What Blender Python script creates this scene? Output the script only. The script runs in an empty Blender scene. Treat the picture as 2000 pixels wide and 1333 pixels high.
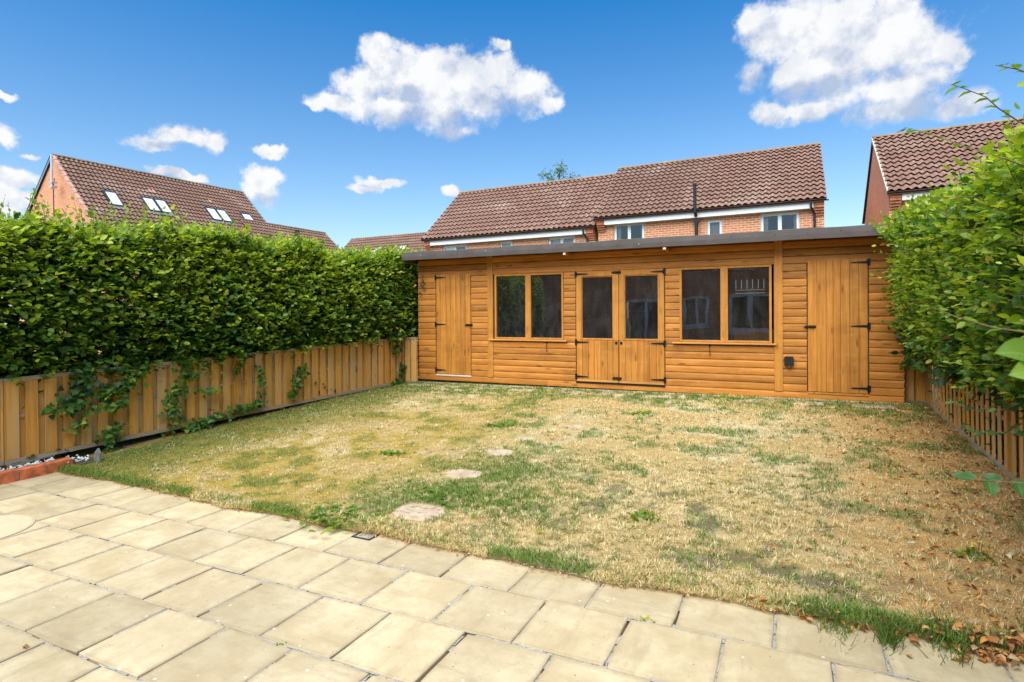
import bpy, bmesh, math, random
import numpy as np
from mathutils import Matrix, Vector

S = bpy.context.scene
COL = S.collection
random.seed(11)
RNG = np.random.default_rng(7)
PI = math.pi

# ---------------------------------------------------------------- camera
YAW, ROLL = 0.44619, -0.01366
F = Vector((-math.sin(YAW), math.cos(YAW), 0)); R = Vector((math.cos(YAW), math.sin(YAW), 0)); U = Vector((0, 0, 1))
R2 = R*math.cos(ROLL)+U*math.sin(ROLL); U2 = -R*math.sin(ROLL)+U*math.cos(ROLL)
cd = bpy.data.cameras.new('camera'); cam = bpy.data.objects.new('camera', cd); COL.objects.link(cam)
cam.matrix_world = Matrix(((R2.x, U2.x, -F.x, 0), (R2.y, U2.y, -F.y, 0), (R2.z, U2.z, -F.z, 1.5), (0, 0, 0, 1)))
cd.sensor_width = 36; cd.lens = 1136.4/2000*36; cd.shift_y = -51.42/2000
cd.clip_end = 2000; cd.clip_start = 0.05
cd.dof.use_dof = True; cd.dof.focus_distance = 6.0; cd.dof.aperture_fstop = 5.6
S.camera = cam

# ---------------------------------------------------------------- light
SUN_DIR = Vector((-0.04, -0.66, 1.05)).normalized()      # towards the sun: behind and to the left, high
SUN_EL = math.asin(SUN_DIR.z); SUN_AZ = math.atan2(SUN_DIR.x, SUN_DIR.y)
sd = bpy.data.lights.new('sun', 'SUN'); sd.energy = 3.5; sd.angle = math.radians(75); sd.color = (1, .935, .82)
so = bpy.data.objects.new('sun', sd); COL.objects.link(so); so.rotation_euler = SUN_DIR.to_track_quat('Z', 'Y').to_euler()
so.location = (-10, -10, 25)
S.view_settings.view_transform = 'Standard'; S.view_settings.look = 'None'
S.view_settings.exposure = 1.15; S.view_settings.gamma = 1
S.cycles.max_bounces = 7; S.cycles.diffuse_bounces = 3; S.cycles.glossy_bounces = 3; S.cycles.transmission_bounces = 4; S.cycles.transparent_max_bounces = 8; S.cycles.caustics_reflective = False; S.cycles.caustics_refractive = False

CLOUDS = [(-0.669, 0.422, 0.025, 0.02), (-0.623, 0.4, 0.065, 0.036), (-0.572, 0.402, 0.052, 0.033), (-0.528, 0.388, 0.079, 0.041), (-0.467, 0.396, 0.053, 0.033), (-0.415, 0.365, 0.053, 0.034), (-0.375, 0.346, 0.023, 0.014), (-0.683, 0.367, 0.05, 0.026), (-0.74, 0.34, 0.042, 0.016), (-0.768, 0.335, 0.019, 0.008), (-0.65, 0.335, 0.086, 0.027), (-0.573, 0.33, 0.092, 0.029), (-0.538, 0.304, 0.039, 0.014), (-0.462, 0.433, 0.018, 0.008), (-0.041, 0.417, 0.033, 0.038), (0.017, 0.407, 0.074, 0.052), (0.078, 0.401, 0.075, 0.044), (0.136, 0.4, 0.036, 0.031), (0.166, 0.361, 0.029, 0.031), (0.194, 0.341, 0.028, 0.028), (0.214, 0.329, 0.013, 0.014), (0.071, 0.343, 0.088, 0.047), (0.013, 0.346, 0.038, 0.041), (0.147, 0.314, 0.064, 0.039), (-0.028, 0.303, 0.026, 0.015), (0.036, 0.297, 0.067, 0.018), (0.14, 0.28, 0.075, 0.021), (0.216, 0.27, 0.04, 0.019), (-0.051, 0.36, 0.018, 0.027), (-0.963, 0.269, 0.037, 0.016), (-0.995, 0.253, 0.034, 0.011), (-0.929, 0.267, 0.029, 0.016), (-1.157, 0.286, 0.014, 0.006), (-1.163, 0.237, 0.021, 0.016), (-1.13, 0.217, 0.014, 0.005), (-1.151, 0.188, 0.026, 0.013), (-1.156, 0.161, 0.031, 0.022), (-0.835, 0.258, 0.024, 0.011), (-0.847, 0.217, 0.032, 0.02), (-0.858, 0.199, 0.028, 0.019), (-0.842, 0.19, 0.021, 0.019), (-0.97, 0.213, 0.032, 0.007), (-0.94, 0.21, 0.021, 0.007), (-0.664, 0.222, 0.035, 0.011), (-0.692, 0.211, 0.03, 0.007), (-0.544, 0.209, 0.016, 0.01)]
SHADE = [(-0.573, 0.322, 0.096, 0.017), (-0.543, 0.296, 0.053, 0.021), (-0.441, 0.346, 0.053, 0.014), (0.122, 0.275, 0.099, 0.02), (0.044, 0.327, 0.079, 0.015), (0.159, 0.324, 0.04, 0.009), (-0.051, 0.357, 0.027, 0.042), (-0.963, 0.252, 0.062, 0.007), (-1.156, 0.209, 0.031, 0.01), (-0.84, 0.182, 0.027, 0.013), (-0.632, 0.36, 0.04, 0.009)]
CLOUDS += [(-.60, .365, .10, .042), (.10, .36, .115, .05), (-.50, .355, .07, .03)]
# the same kind of clouds all round the rest of the sky
_r = random.Random(5)
for az0 in (0.75, 1.25, 1.8, 2.4, 2.95, -1.65, -2.15, -2.7):
    e0 = _r.uniform(.22, .7)
    for k in range(2):
        CLOUDS.append((az0+_r.uniform(-.14, .14), e0+_r.uniform(-.03, .04), _r.uniform(.07, .16), _r.uniform(.03, .06)))

class NT:
    def __init__(s, tree): s.t = tree; tree.nodes.clear()
    def n(s, typ, ins=None, **kw):
        nd = s.t.nodes.new(typ)
        for k, v in kw.items(): setattr(nd, k, v)
        for k, v in (ins or {}).items():
            sock = nd.inputs[k]
            if isinstance(v, bpy.types.NodeSocket): s.t.links.new(v, sock)
            else: sock.default_value = v
        return nd
    def math(s, op, a, b=0.0, c=0.0, clamp=False):
        nd = s.n('ShaderNodeMath', {0: a, 1: b, 2: c}, operation=op); nd.use_clamp = clamp; return nd.outputs[0]
    def vm(s, op, a, b=(0, 0, 0)):
        nd = s.n('ShaderNodeVectorMath', {0: a, 1: b}, operation=op)
        return nd.outputs['Value'] if op in ('LENGTH', 'DOT_PRODUCT') else nd.outputs['Vector']
    def mix(s, f, a, b, blend='MIX'):
        nd = s.n('ShaderNodeMix', data_type='RGBA', blend_type=blend); i = nd.inputs
        for k, v in ((0, f), (6, a), (7, b)):
            if isinstance(v, bpy.types.NodeSocket): s.t.links.new(v, i[k])
            else: i[k].default_value = (*v, 1) if (k > 0 and len(v) == 3) else v
        return nd.outputs[2]
    def noise(s, vec, scale, detail=4, rough=.55, out=0):
        nd = s.n('ShaderNodeTexNoise', {'Scale': scale, 'Detail': detail, 'Roughness': rough})
        if vec is not None: s.t.links.new(vec, nd.inputs['Vector'])
        return nd.outputs[out]
    def step(s, v, lo, hi, smooth=True):
        nd = s.n('ShaderNodeMapRange', {0: v, 1: lo, 2: hi, 3: 0.0, 4: 1.0}, interpolation_type='SMOOTHSTEP' if smooth else 'LINEAR'); return nd.outputs[0]
    def bump(s, h, strength=.3, dist=.01):
        return s.n('ShaderNodeBump', {'Height': h, 'Strength': strength, 'Distance': dist}).outputs[0]

def build_world():
    w = bpy.data.worlds.new('World'); S.world = w; w.use_nodes = True
    w.cycles.sampling_method = 'MANUAL'; w.cycles.sample_map_resolution = 256
    t = NT(w.node_tree)
    sky = t.n('ShaderNodeTexSky', sky_type='NISHITA', sun_disc=False, sun_elevation=SUN_EL, sun_rotation=SUN_AZ, air_density=1.0, dust_density=.8, ozone_density=2.2)
    d = t.n('ShaderNodeTexCoord').outputs['Generated']
    sp = t.n('ShaderNodeSeparateXYZ', {0: d})
    az = t.math('ARCTAN2', sp.outputs[0], sp.outputs[1]); el = t.math('ARCSINE', sp.outputs[2])
    q = t.n('ShaderNodeCombineXYZ', {0: az, 1: el}).outputs[0]
    hs = t.mix(1.0, sky.outputs[0], t.mix(t.step(el, .08, .52, False), (1.0, 1.03, 1.0), (.085, .66, 1.04)), 'MULTIPLY')
    # billowing edge: warp the direction with noise first
    wv = t.vm('SUBTRACT', t.noise(d, 26, 5, .55, 1), (.5, .5, .5))
    qw = t.vm('ADD', q, t.vm('MULTIPLY', wv, (.045, .035, 0)))
    def chain(L, vec, k):
        cur = None
        for a, e, ra, re in L:
            v = t.vm('MULTIPLY', t.vm('SUBTRACT', vec, (a, e, 0)), (1/ra, 1/re, 0))
            l = t.vm('LENGTH', v)
            cur = l if cur is None else t.n('ShaderNodeMath', {0: cur, 1: l, 2: k}, operation='SMOOTH_MIN').outputs[0]
        return cur
    dist = chain(CLOUDS, qw, .25)
    n1 = t.noise(d, 24, 7, .6); n2 = t.noise(t.vm('ADD', d, (-.012, -.004, .022)), 24, 5, .55)
    dens = t.math('ADD', t.math('SUBTRACT', 1.16, dist), t.math('MULTIPLY', t.math('SUBTRACT', n1, .5), 1.3))
    sh = t.step(chain(SHADE, qw, .3), 1.7, .3)
    dens = t.math('ADD', dens, t.math('MULTIPLY', t.math('SUBTRACT', t.noise(d, 75, 4, .65), .5), .55))
    mask = t.step(t.math('DIVIDE', dens, t.math('ADD', .55, t.math('MULTIPLY', sh, .45))), -.08, 1.0)
    emb = t.math('MULTIPLY', t.math('SUBTRACT', n1, n2), 2.6)
    lit = t.math('ADD', t.math('SUBTRACT', .90, t.math('MULTIPLY', sh, .75)), emb, clamp=True)
    big = t.noise(d, 11, 5, .55)
    lit = t.math('SUBTRACT', lit, t.math('MULTIPLY', t.step(big, .46, .66), .38), clamp=True)
    cc = t.mix(lit, (.225, .265, .345), (.45, .45, .45))
    skyc = t.n('ShaderNodeVectorMath', {0: hs, 3: .088}, operation='SCALE').outputs[0]
    tot = t.mix(t.math('MULTIPLY', mask, .97), skyc, cc)
    bg = t.n('ShaderNodeBackground', {'Color': tot, 'Strength': 1.0})
    t.n('ShaderNodeOutputWorld', {'Surface': bg.outputs[0]})
build_world()

# ---------------------------------------------------------------- materials
MATS = {}
def new_mat(name):
    m = bpy.data.materials.new(name); m.use_nodes = True; MATS[name] = m
    t = NT(m.node_tree); return m, t
def finish(t, ins, disp=None):
    b = t.n('ShaderNodeBsdfPrincipled', ins); t.n('ShaderNodeOutputMaterial', {'Surface': b.outputs[0]}); return b
def ocoord(t, rnd=True):
    c = t.n('ShaderNodeTexCoord').outputs['Object']
    if rnd:
        r = t.n('ShaderNodeObjectInfo').outputs['Random']
        c = t.vm('ADD', c, t.n('ShaderNodeCombineXYZ', {0: t.math('MULTIPLY', r, 37.0), 1: t.math('MULTIPLY', r, 91.0), 2: t.math('MULTIPLY', r, 53.0)}).outputs[0])
    return c
def rand(t): return t.n('ShaderNodeObjectInfo').outputs['Random']
def plain(name, col, rough=.5, metal=0.0, var=.15, scale=20, bump=.05):
    m, t = new_mat(name); c = ocoord(t)
    n = t.noise(c, scale, 4)
    colr = t.mix(t.step(n, .3, .7), tuple(x*(1-var) for x in col), tuple(min(1, x*(1+var)) for x in col))
    finish(t, {'Base Color': colr, 'Roughness': rough, 'Metallic': metal, 'Normal': t.bump(n, bump, .005)}); return m
def wood(name, light, dark, axis, rough=.55, grey=None, knots=.45, vary=.25, stain=0):
    m, t = new_mat(name); c = ocoord(t)
    lo = {'x': (.7, 14, 14), 'z': (14, 14, .7), 'y': (14, .7, 14)}[axis]
    st = t.vm('MULTIPLY', c, lo)
    g1 = t.noise(st, 1.6, 5, .6); g2 = t.noise(st, 7, 3, .6)
    grain = t.math('ADD', t.math('MULTIPLY', g1, .7), t.math('MULTIPLY', g2, .3))
    colr = t.mix(t.step(grain, .34, .62), dark, light)
    kk = t.vm('MULTIPLY', c, {'x': (2.4, 9, 9), 'z': (9, 9, 2.4), 'y': (9, 2.4, 9)}[axis])
    vo = t.n('ShaderNodeTexVoronoi', {'Vector': kk, 'Scale': 1.0, 'Randomness': 1.0})
    kn = t.math('MULTIPLY', t.step(vo.outputs['Distance'], .2, .06), knots)
    colr = t.mix(kn, colr, tuple(x*.35 for x in dark))
    br = t.math('ADD', 1-vary*.5, t.math('MULTIPLY', rand(t), vary))
    colr = t.n('ShaderNodeVectorMath', {0: colr, 3: br}, operation='SCALE').outputs[0]
    if stain:
        wp = t.n('ShaderNodeNewGeometry').outputs['Position']
        colr = t.mix(t.math('MULTIPLY', t.step(t.noise(t.vm('MULTIPLY', wp, (1, 1, 2.2)), 1.7, 5, .65), .45, .72), stain), colr, tuple(x*.55 for x in dark))
        colr = t.mix(t.math('MULTIPLY', t.step(t.noise(t.vm('MULTIPLY', wp, (2.5, 2, 5)), 2.3, 5, .65), .52, .75), stain*.8), colr, tuple(min(1, x*1.15+.07) for x in light))
    if grey:
        gm = t.noise(t.vm('MULTIPLY', c, tuple(x*.25+.5 for x in lo)), 1.2, 5, .65)
        gf = t.math('MULTIPLY', t.step(t.math('ADD', gm, t.math('MULTIPLY', rand(t), .22)), .47, .74), .75)
        colr = t.mix(gf, colr, grey)
    finish(t, {'Base Color': colr, 'Roughness': rough, 'Normal': t.bump(grain, .25, .004), 'Specular IOR Level': .35}); return m

M_BOARD = wood('stained_cladding', (.52, .212, .036), (.36, .132, .019), 'x', knots=.7, vary=.42, stain=.45)
M_BOARDV = wood('stained_door_boards', (.53, .225, .038), (.375, .14, .02), 'z', knots=.7, vary=.3, stain=.4)
M_TRIM = wood('stained_trim', (.56, .245, .042), (.42, .165, .025), 'z', vary=.12, stain=.3)
M_TRIMX = wood('stained_sill', (.62, .31, .085), (.44, .2, .05), 'x', vary=.12)
M_FENCE = wood('weathered_fence_boards', (.74, .36, .062), (.54, .245, .038), 'z', rough=.8, grey=(.50, .345, .16), vary=.35)
M_RAIL = wood('weathered_fence_rail', (.46, .33, .19), (.32, .22, .12), 'y', rough=.85, grey=(.33, .29, .22))
M_RAILX = wood('weathered_fence_rail_across', (.46, .33, .19), (.32, .22, .12), 'x', rough=.85, grey=(.33, .29, .22))
M_INNER = wood('darkened_inner_wood', (.22, .14, .07), (.15, .09, .045), 'x', rough=.8)  # wood coloured dark so the shed interior looks dim
M_IRON = plain('black_iron', (.018, .018, .02), .45, .6, .3, 60, .2)
M_BLACK = plain('black_plastic', (.012, .012, .013), .4, 0, .2)
M_WHITE = plain('white_upvc', (.78, .79, .80), .35, 0, .03)
M_LEAD = plain('grey_lead_flashing', (.28, .30, .33), .5, .2, .15)
M_FASCIA = plain('brown_grey_roof_trim', (.085, .070, .064), .6, .1, .12, 5, .08)
M_STEEL = plain('zinc_screw', (.5, .5, .5), .35, .9)
M_GALV = plain('galvanised_steel', (.62, .64, .66), .4, .6)
M_BARK = plain('hedge_bark', (.12, .085, .055), .85, 0, .35, 30, .4)
M_TWIG = plain('young_twig', (.17, .11, .05), .7, 0, .3, 40, .2)
M_CURTAIN = plain('white_net_curtain', (.72, .73, .72), .9, 0, .05)
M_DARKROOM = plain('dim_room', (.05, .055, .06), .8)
M_FELT = plain('green_mineral_roof_felt', (.10, .10, .095), .95, 0, .2, 60, .2)
M_BARS = plain('worn_grate_bars', (.30, .31, .32), .5, .2)
M_DRAIN = plain('black_drain_grate', (.028, .029, .032), .5, .2)
M_PAINTW = plain('weathered_white_paint', (.66, .63, .56), .6, 0, .1)
M_PINKCON = plain('pale_concrete', (.46, .40, .32), .9, 0, .2, 12, .3)
M_PEBBLE = plain('white_pebble', (.70, .72, .72), .6, 0, .15, 8)
M_YELLOW = plain('yellow_petal', (.80, .62, .02), .6, 0, .08)
M_SLATE = plain('grey_slate', (.20, .20, .21), .7, 0, .25, 10, .3)
M_BIRD = plain('grey_feathers', (.10, .105, .12), .7, 0, .3)

def glass_mat(name, tint, ior=1.75, wav=.0, rough=.0, grey_film=0):
    m, t = new_mat(name); c = ocoord(t)
    fr = t.n('ShaderNodeFresnel', {'IOR': ior})
    nrm = None
    if wav:
        nrm = t.bump(t.noise(c, 2.2, 1.5, .4), wav, .02)
        t.t.links.new(nrm, fr.inputs['Normal'])
    g = t.n('ShaderNodeBsdfGlossy', {'Roughness': rough, 'Color': (.95, .97, 1, 1)})
    if nrm is not None: t.t.links.new(nrm, g.inputs['Normal'])
    tr = t.n('ShaderNodeBsdfTransparent', {'Color': (*tint, 1)})
    mx = t.n('ShaderNodeMixShader', {0: fr.outputs[0], 1: tr.outputs[0], 2: g.outputs[0]})
    if grey_film:
        df = t.n('ShaderNodeBsdfDiffuse', {'Color': (.62, .64, .66, 1)})  # pale film mixed in to stand for greyer reflections in the panes
        k = t.math('ADD', grey_film*.4, t.math('MULTIPLY', t.step(t.noise(t.vm('MULTIPLY', c, (3, 1, 1.2)), 2.5, 6, .65), .35, .75), grey_film))
        mx = t.n('ShaderNodeMixShader', {0: k, 1: mx.outputs[0], 2: df.outputs[0]})
    t.n('ShaderNodeOutputMaterial', {'Surface': mx.outputs[0]}); return m
M_GLASS = glass_mat('wavy_shed_glass', (.66, .68, .66), 2.15, .09, 0, .03)
M_WGLASS = glass_mat('house_window_glass', (.82, .85, .85), 1.8, .12)
M_SKYLIGHT = plain('white_roof_window_pane', (.80, .82, .84), .06, 0, .03)  # near-white pane colour under a smooth finish

def brick_mat(name, c1, c2, mortar, plane, scale=1.0, relief=.35):
    m, t = new_mat(name); c = ocoord(t, False)
    s = t.n('ShaderNodeSeparateXYZ', {0: c})
    v = t.n('ShaderNodeCombineXYZ', {0: s.outputs[0 if plane == 'xz' else 1], 1: s.outputs[2]}).outputs[0]
    b = t.n('ShaderNodeTexBrick', {'Vector': v, 'Color1': (*c1, 1), 'Color2': (*c2, 1), 'Mortar': (*mortar, 1), 'Scale': 1.0, 'Mortar Size': .011, 'Mortar Smooth': .1, 'Bias': 0.0, 'Brick Width': .225*scale, 'Row Height': .075*scale})
    b.offset = .5
    n = t.noise(c, 9, 5, .6); n2 = t.noise(c, 1.1, 3, .5)
    col = t.mix(t.math('MULTIPLY', t.step(n, .35, .75), .35), b.outputs[0], tuple(x*.55 for x in c1))
    col = t.mix(t.math('MULTIPLY', t.step(n2, .45, .75), .25), col, tuple(min(1, x*1.35) for x in c1))
    finish(t, {'Base Color': col, 'Roughness': .85, 'Normal': t.bump(t.math('SUBTRACT', 1.0, b.outputs[1]), relief, .01)}); return m
M_BRICKX = brick_mat('orange_brown_brick', (.66, .235, .095), (.48, .145, .055), (.70, .53, .38), 'xz')
M_BRICKY = brick_mat('orange_brown_brick_side_brightened', (.70, .29, .15), (.60, .23, .115), (.62, .36, .24), 'yz', relief=.15)  # brighter than the front brick: missing light on the sides put into the colour
M_BRICKP = brick_mat('pinkish_gable_brick', (.70, .29, .145), (.58, .22, .105), (.66, .38, .25), 'xz', relief=.2)
M_BRICKL = plain('red_edging_brick', (.56, .155, .055), .85, 0, .3, 14, .4)
M_CORBEL = plain('orange_corbel_brick', (.46, .165, .075), .85, 0, .25, 10, .3)
M_CLAY = plain('clay_verge_tile', (.50, .27, .20), .85, 0, .25, 9, .2)

def tile_mat(name, a, b, lich):
    m, t = new_mat(name); c = ocoord(t)
    n = t.noise(c, 9, 5, .65)
    w = t.n('ShaderNodeNewGeometry').outputs['Position']
    n2 = t.noise(w, 14, 6, .7); n3 = t.noise(w, .7, 3, .5)
    col = t.mix(rand(t), a, b)
    col = t.mix(t.math('MULTIPLY', t.step(n, .4, .8), .5), col, tuple(x*.55 for x in a))
    col = t.mix(t.math('MULTIPLY', t.step(t.math('ADD', n2, t.math('MULTIPLY', t.math('SUBTRACT', n3, .5), .5)), .56, .68), .75), col, lich)
    finish(t, {'Base Color': col, 'Roughness': .9, 'Normal': t.bump(n2, .25, .01)}); return m
M_TILE = tile_mat('brown_red_roof_tile', (.195, .104, .075), (.265, .145, .105), (.43, .34, .275))
M_TILE_D = tile_mat('dark_brown_roof_tile', (.165, .088, .063), (.215, .118, .086), (.37, .285, .22))
M_RIDGE = tile_mat('mossy_ridge_tile', (.21, .15, .10), (.27, .2, .13), (.34, .33, .17))

def slab_mat():
    m, t = new_mat('buff_paving_slab'); c = ocoord(t); raw = ocoord(t, False)
    w = t.n('ShaderNodeNewGeometry').outputs['Position']
    a = t.noise(c, 3.4, 6, .62); b = t.noise(c, 46, 5, .7); e = t.noise(w, .9, 4, .6); mm = t.noise(c, 13, 6, .68)
    s = t.noise(t.vm('MULTIPLY', c, (1.2, 5, 1)), 2.4, 6, .65)
    col = t.mix(t.step(a, .32, .68), (.43, .337, .195), (.54, .452, .288))
    col = t.mix(t.math('MULTIPLY', t.step(mm, .42, .66), .3), col, (.36, .275, .155))
    col = t.mix(t.math('MULTIPLY', t.step(s, .5, .72), .5), col, (.33, .255, .155))
    col = t.mix(t.math('MULTIPLY', t.step(e, .45, .7), .45), col, (.35, .275, .165))
    col = t.mix(t.math('MULTIPLY', t.step(b, .60, .72), .5), col, (.20, .165, .115))
    sx = t.n('ShaderNodeSeparateXYZ', {0: raw}); ed = t.math('MAXIMUM', t.math('ABSOLUTE', sx.outputs[0]), t.math('ABSOLUTE', sx.outputs[1]))
    ed = t.step(t.math('ADD', ed, t.math('MULTIPLY', t.math('SUBTRACT', mm, .5), .05)), .185, .215)
    col = t.mix(t.math('MULTIPLY', ed, .32), col, (.24, .185, .115))
    sp = t.n('ShaderNodeTexVoronoi', {'Vector': c, 'Scale': 9.0})
    col = t.mix(t.math('MULTIPLY', t.step(sp.outputs['Distance'], .08, .045), .75), col, (.66, .62, .54))
    sp2 = t.n('ShaderNodeTexVoronoi', {'Vector': t.vm('ADD', c, (7, 3, 1)), 'Scale': 14.0})
    col = t.mix(t.math('MULTIPLY', t.step(sp2.outputs['Distance'], .075, .035), .8), col, (.11, .09, .065))
    br = t.math('ADD', .88, t.math('MULTIPLY', rand(t), .24))
    col = t.n('ShaderNodeVectorMath', {0: col, 3: br}, operation='SCALE').outputs[0]
    h = t.math('ADD', t.math('MULTIPLY', a, .6), t.math('ADD', t.math('MULTIPLY', mm, .4), t.math('MULTIPLY', b, .2)))
    finish(t, {'Base Color': col, 'Roughness': .88, 'Normal': t.bump(h, .5, .012), 'Specular IOR Level': .3}); return m
M_SLAB = slab_mat()
def noise_mat(name, a, b, c3, s1=4, s2=40, rough=.95, bump=.5):
    m, t = new_mat(name); w = t.n('ShaderNodeNewGeometry').outputs['Position']
    n1 = t.noise(w, s1, 5, .6); n2 = t.noise(w, s2, 5, .65)
    col = t.mix(t.step(n1, .35, .65), a, b); col = t.mix(t.step(n2, .5, .68), col, c3)
    finish(t, {'Base Color': col, 'Roughness': rough, 'Normal': t.bump(n2, bump, .01)}); return m
M_MORTAR = noise_mat('grey_joint_mortar', (.30, .28, .24), (.40, .375, .33), (.10, .085, .065), 6, 60)
M_BED = noise_mat('dark_joint_dirt', (.055, .043, .03), (.085, .068, .045), (.14, .115, .08), 6, 60)
M_GROUND = noise_mat('earth_and_rough_grass', (.10, .09, .05), (.07, .085, .03), (.15, .12, .075), 1.2, 18)
M_STONE = noise_mat('sandy_stepping_stone', (.40, .29, .19), (.50, .40, .29), (.22, .155, .10), 7, 22, .95, .4)
M_CREAM = noise_mat('cream_resin_cover', (.54, .445, .285), (.58, .485, .32), (.47, .385, .24), 2, 60, .7, .1)

def attr_mat(name, rough=.6, trans=0.0, spec=.3, gain=1.0, bumpn=0):
    m, t = new_mat(name)
    a = t.n('ShaderNodeAttribute', attribute_name='Col').outputs['Color']
    if gain != 1.0: a = t.n('ShaderNodeVectorMath', {0: a, 3: gain}, operation='SCALE').outputs[0]
    ins = {'Base Color': a, 'Roughness': rough, 'Specular IOR Level': spec}
    if bumpn:
        w = t.n('ShaderNodeNewGeometry').outputs['Position']; ins['Normal'] = t.bump(t.noise(w, bumpn, 5, .65), .6, .02)
    b = t.n('ShaderNodeBsdfPrincipled', ins)
    if trans:
        tl = t.n('ShaderNodeBsdfTranslucent', {'Color': t.mix(1.0, a, (1.15, 1.25, .45), 'MULTIPLY')})
        b = t.n('ShaderNodeMixShader', {0: trans, 1: b.outputs[0], 2: tl.outputs[0]})
    t.n('ShaderNodeOutputMaterial', {'Surface': b.outputs[0]}); return m
M_LEAF = attr_mat('beech_leaf', .42, .45, .45)
M_GRASS = attr_mat('grass_blade', .7, .25, .2)
M_LAWN = attr_mat('lawn_thatch', .95, 0, .1, 1.0, 45)
M_LITTER = attr_mat('dry_fallen_leaf', .75, .15, .2)
def bigleaf_mat(name, ca, cb):
    m, t = new_mat(name); c = t.n('ShaderNodeTexCoord').outputs['Object']
    s = t.n('ShaderNodeSeparateXYZ', {0: c}); ay = t.math('ABSOLUTE', s.outputs[1])
    v = t.math('SUBTRACT', s.outputs[0], t.math('MULTIPLY', ay, 1.1))
    wv = t.math('ABSOLUTE', t.math('SUBTRACT', t.math('FRACT', t.math('MULTIPLY', v, 8.0)), .5))
    vein = t.math('MAXIMUM', t.step(wv, .07, .02), t.step(ay, .022, .008))
    col = t.mix(rand(t), ca, cb)
    col = t.mix(t.math('MULTIPLY', vein, .5), col, (.26, .36, .10))
    b = t.n('ShaderNodeBsdfPrincipled', {'Base Color': col, 'Roughness': .4, 'Normal': t.bump(vein, .4, .01)})
    tl = t.n('ShaderNodeBsdfTranslucent', {'Color': t.mix(1.0, col, (1.2, 1.3, .5), 'MULTIPLY')})
    mx = t.n('ShaderNodeMixShader', {0: .4, 1: b.outputs[0], 2: tl.outputs[0]})
    t.n('ShaderNodeOutputMaterial', {'Surface': mx.outputs[0]}); return m
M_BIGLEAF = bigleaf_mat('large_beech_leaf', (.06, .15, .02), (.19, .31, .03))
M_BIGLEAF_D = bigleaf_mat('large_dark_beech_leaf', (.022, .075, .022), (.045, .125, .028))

# ---------------------------------------------------------------- helpers
class MB:
    """collects geometry for ONE mesh object"""
    def __init__(s): s.v = []; s.f = []
    def add(s, vs, fs):
        o = len(s.v); s.v += [tuple(map(float, p)) for p in vs]; s.f += [tuple(i+o for i in f) for f in fs]; return s
    def box(s, x0, x1, y0, y1, z0, z1):
        return s.add([(x0, y0, z0), (x1, y0, z0), (x1, y1, z0), (x0, y1, z0), (x0, y0, z1), (x1, y0, z1), (x1, y1, z1), (x0, y1, z1)],
                     [(0, 3, 2, 1), (4, 5, 6, 7), (0, 1, 5, 4), (1, 2, 6, 5), (2, 3, 7, 6), (3, 0, 4, 7)])
    def cbox(s, x0, x1, y0, y1, z0, z1, c=.004):
        """box with its long edges chamfered on the front (-y) side and top"""
        a = []
        for z, i in ((z0, c), (z0+c, 0), (z1-c, 0), (z1, c)):
            a += [(x0+i, y0+i, z), (x1-i, y0+i, z), (x1-i, y1-i, z), (x0+i, y1-i, z)]
        fs = [(0, 3, 2, 1), (12, 13, 14, 15)]
        for k in range(3):
            for j in range(4): fs.append((4*k+j, 4*k+(j+1) % 4, 4*k+4+(j+1) % 4, 4*k+4+j))
        return s.add(a, fs)
    def extrude(s, prof, axis, a0, a1):
        """closed 2D profile swept along an axis: x->(y,z), y->(x,z), z->(x,y)"""
        n = len(prof); vs = []
        for a in (a0, a1):
            for p, q in prof: vs.append({'x': (a, p, q), 'y': (p, a, q), 'z': (p, q, a)}[axis])
        fs = [tuple(range(n))[::-1], tuple(range(n, 2*n))] + [(i, (i+1) % n, n+(i+1) % n, n+i) for i in range(n)]
        return s.add(vs, fs)
    def tube(s, pts, rad, n=6):
        pts = [Vector(p) for p in pts]; rad = rad if isinstance(rad, (list, tuple)) else [rad]*len(pts); vs = []
        for i, p in enumerate(pts):
            d = (pts[min(i+1, len(pts)-1)]-pts[max(i-1, 0)]).normalized()
            a = d.cross(Vector((0, 0, 1)) if abs(d.z) < .9 else Vector((1, 0, 0))).normalized(); b = d.cross(a)
            for k in range(n):
                an = 2*PI*k/n; vs.append(p+(a*math.cos(an)+b*math.sin(an))*rad[i])
        m = len(pts); fs = [tuple(range(n))[::-1], tuple(range((m-1)*n, m*n))]
        for i in range(m-1):
            for k in range(n): fs.append((i*n+k, i*n+(k+1) % n, (i+1)*n+(k+1) % n, (i+1)*n+k))
        return s.add(vs, fs)
    def disc(s, cx, cy, z0, z1, r, n=24, r1=None):
        r1 = r if r1 is None else r1
        vs = [(cx+r*math.cos(2*PI*k/n), cy+r*math.sin(2*PI*k/n), z0) for k in range(n)]+[(cx+r1*math.cos(2*PI*k/n), cy+r1*math.sin(2*PI*k/n), z1) for k in range(n)]
        return s.add(vs, [tuple(range(n))[::-1], tuple(range(n, 2*n))]+[(k, (k+1) % n, n+(k+1) % n, n+k) for k in range(n)])
    def mesh(s, name, mat=None, smooth=False):
        me = bpy.data.meshes.new(name); me.from_pydata(s.v, [], s.f); fix_normals(me)
        if mat: me.materials.append(mat)
        if smooth: me.shade_smooth()
        return me
    def build(s, name, mat, parent=None, loc=(0, 0, 0), smooth=False):
        return link(name, s.mesh(name, mat, smooth), parent, loc)
def fix_normals(me):
    bm = bmesh.new(); bm.from_mesh(me); bmesh.ops.recalc_face_normals(bm, faces=bm.faces[:]); bm.to_mesh(me); bm.free()
def link(name, me, parent=None, loc=(0, 0, 0), rot=None):
    o = bpy.data.objects.new(name, me); COL.objects.link(o); o.location = loc
    if rot: o.rotation_euler = rot
    if parent: o.parent = parent
    return o
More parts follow.
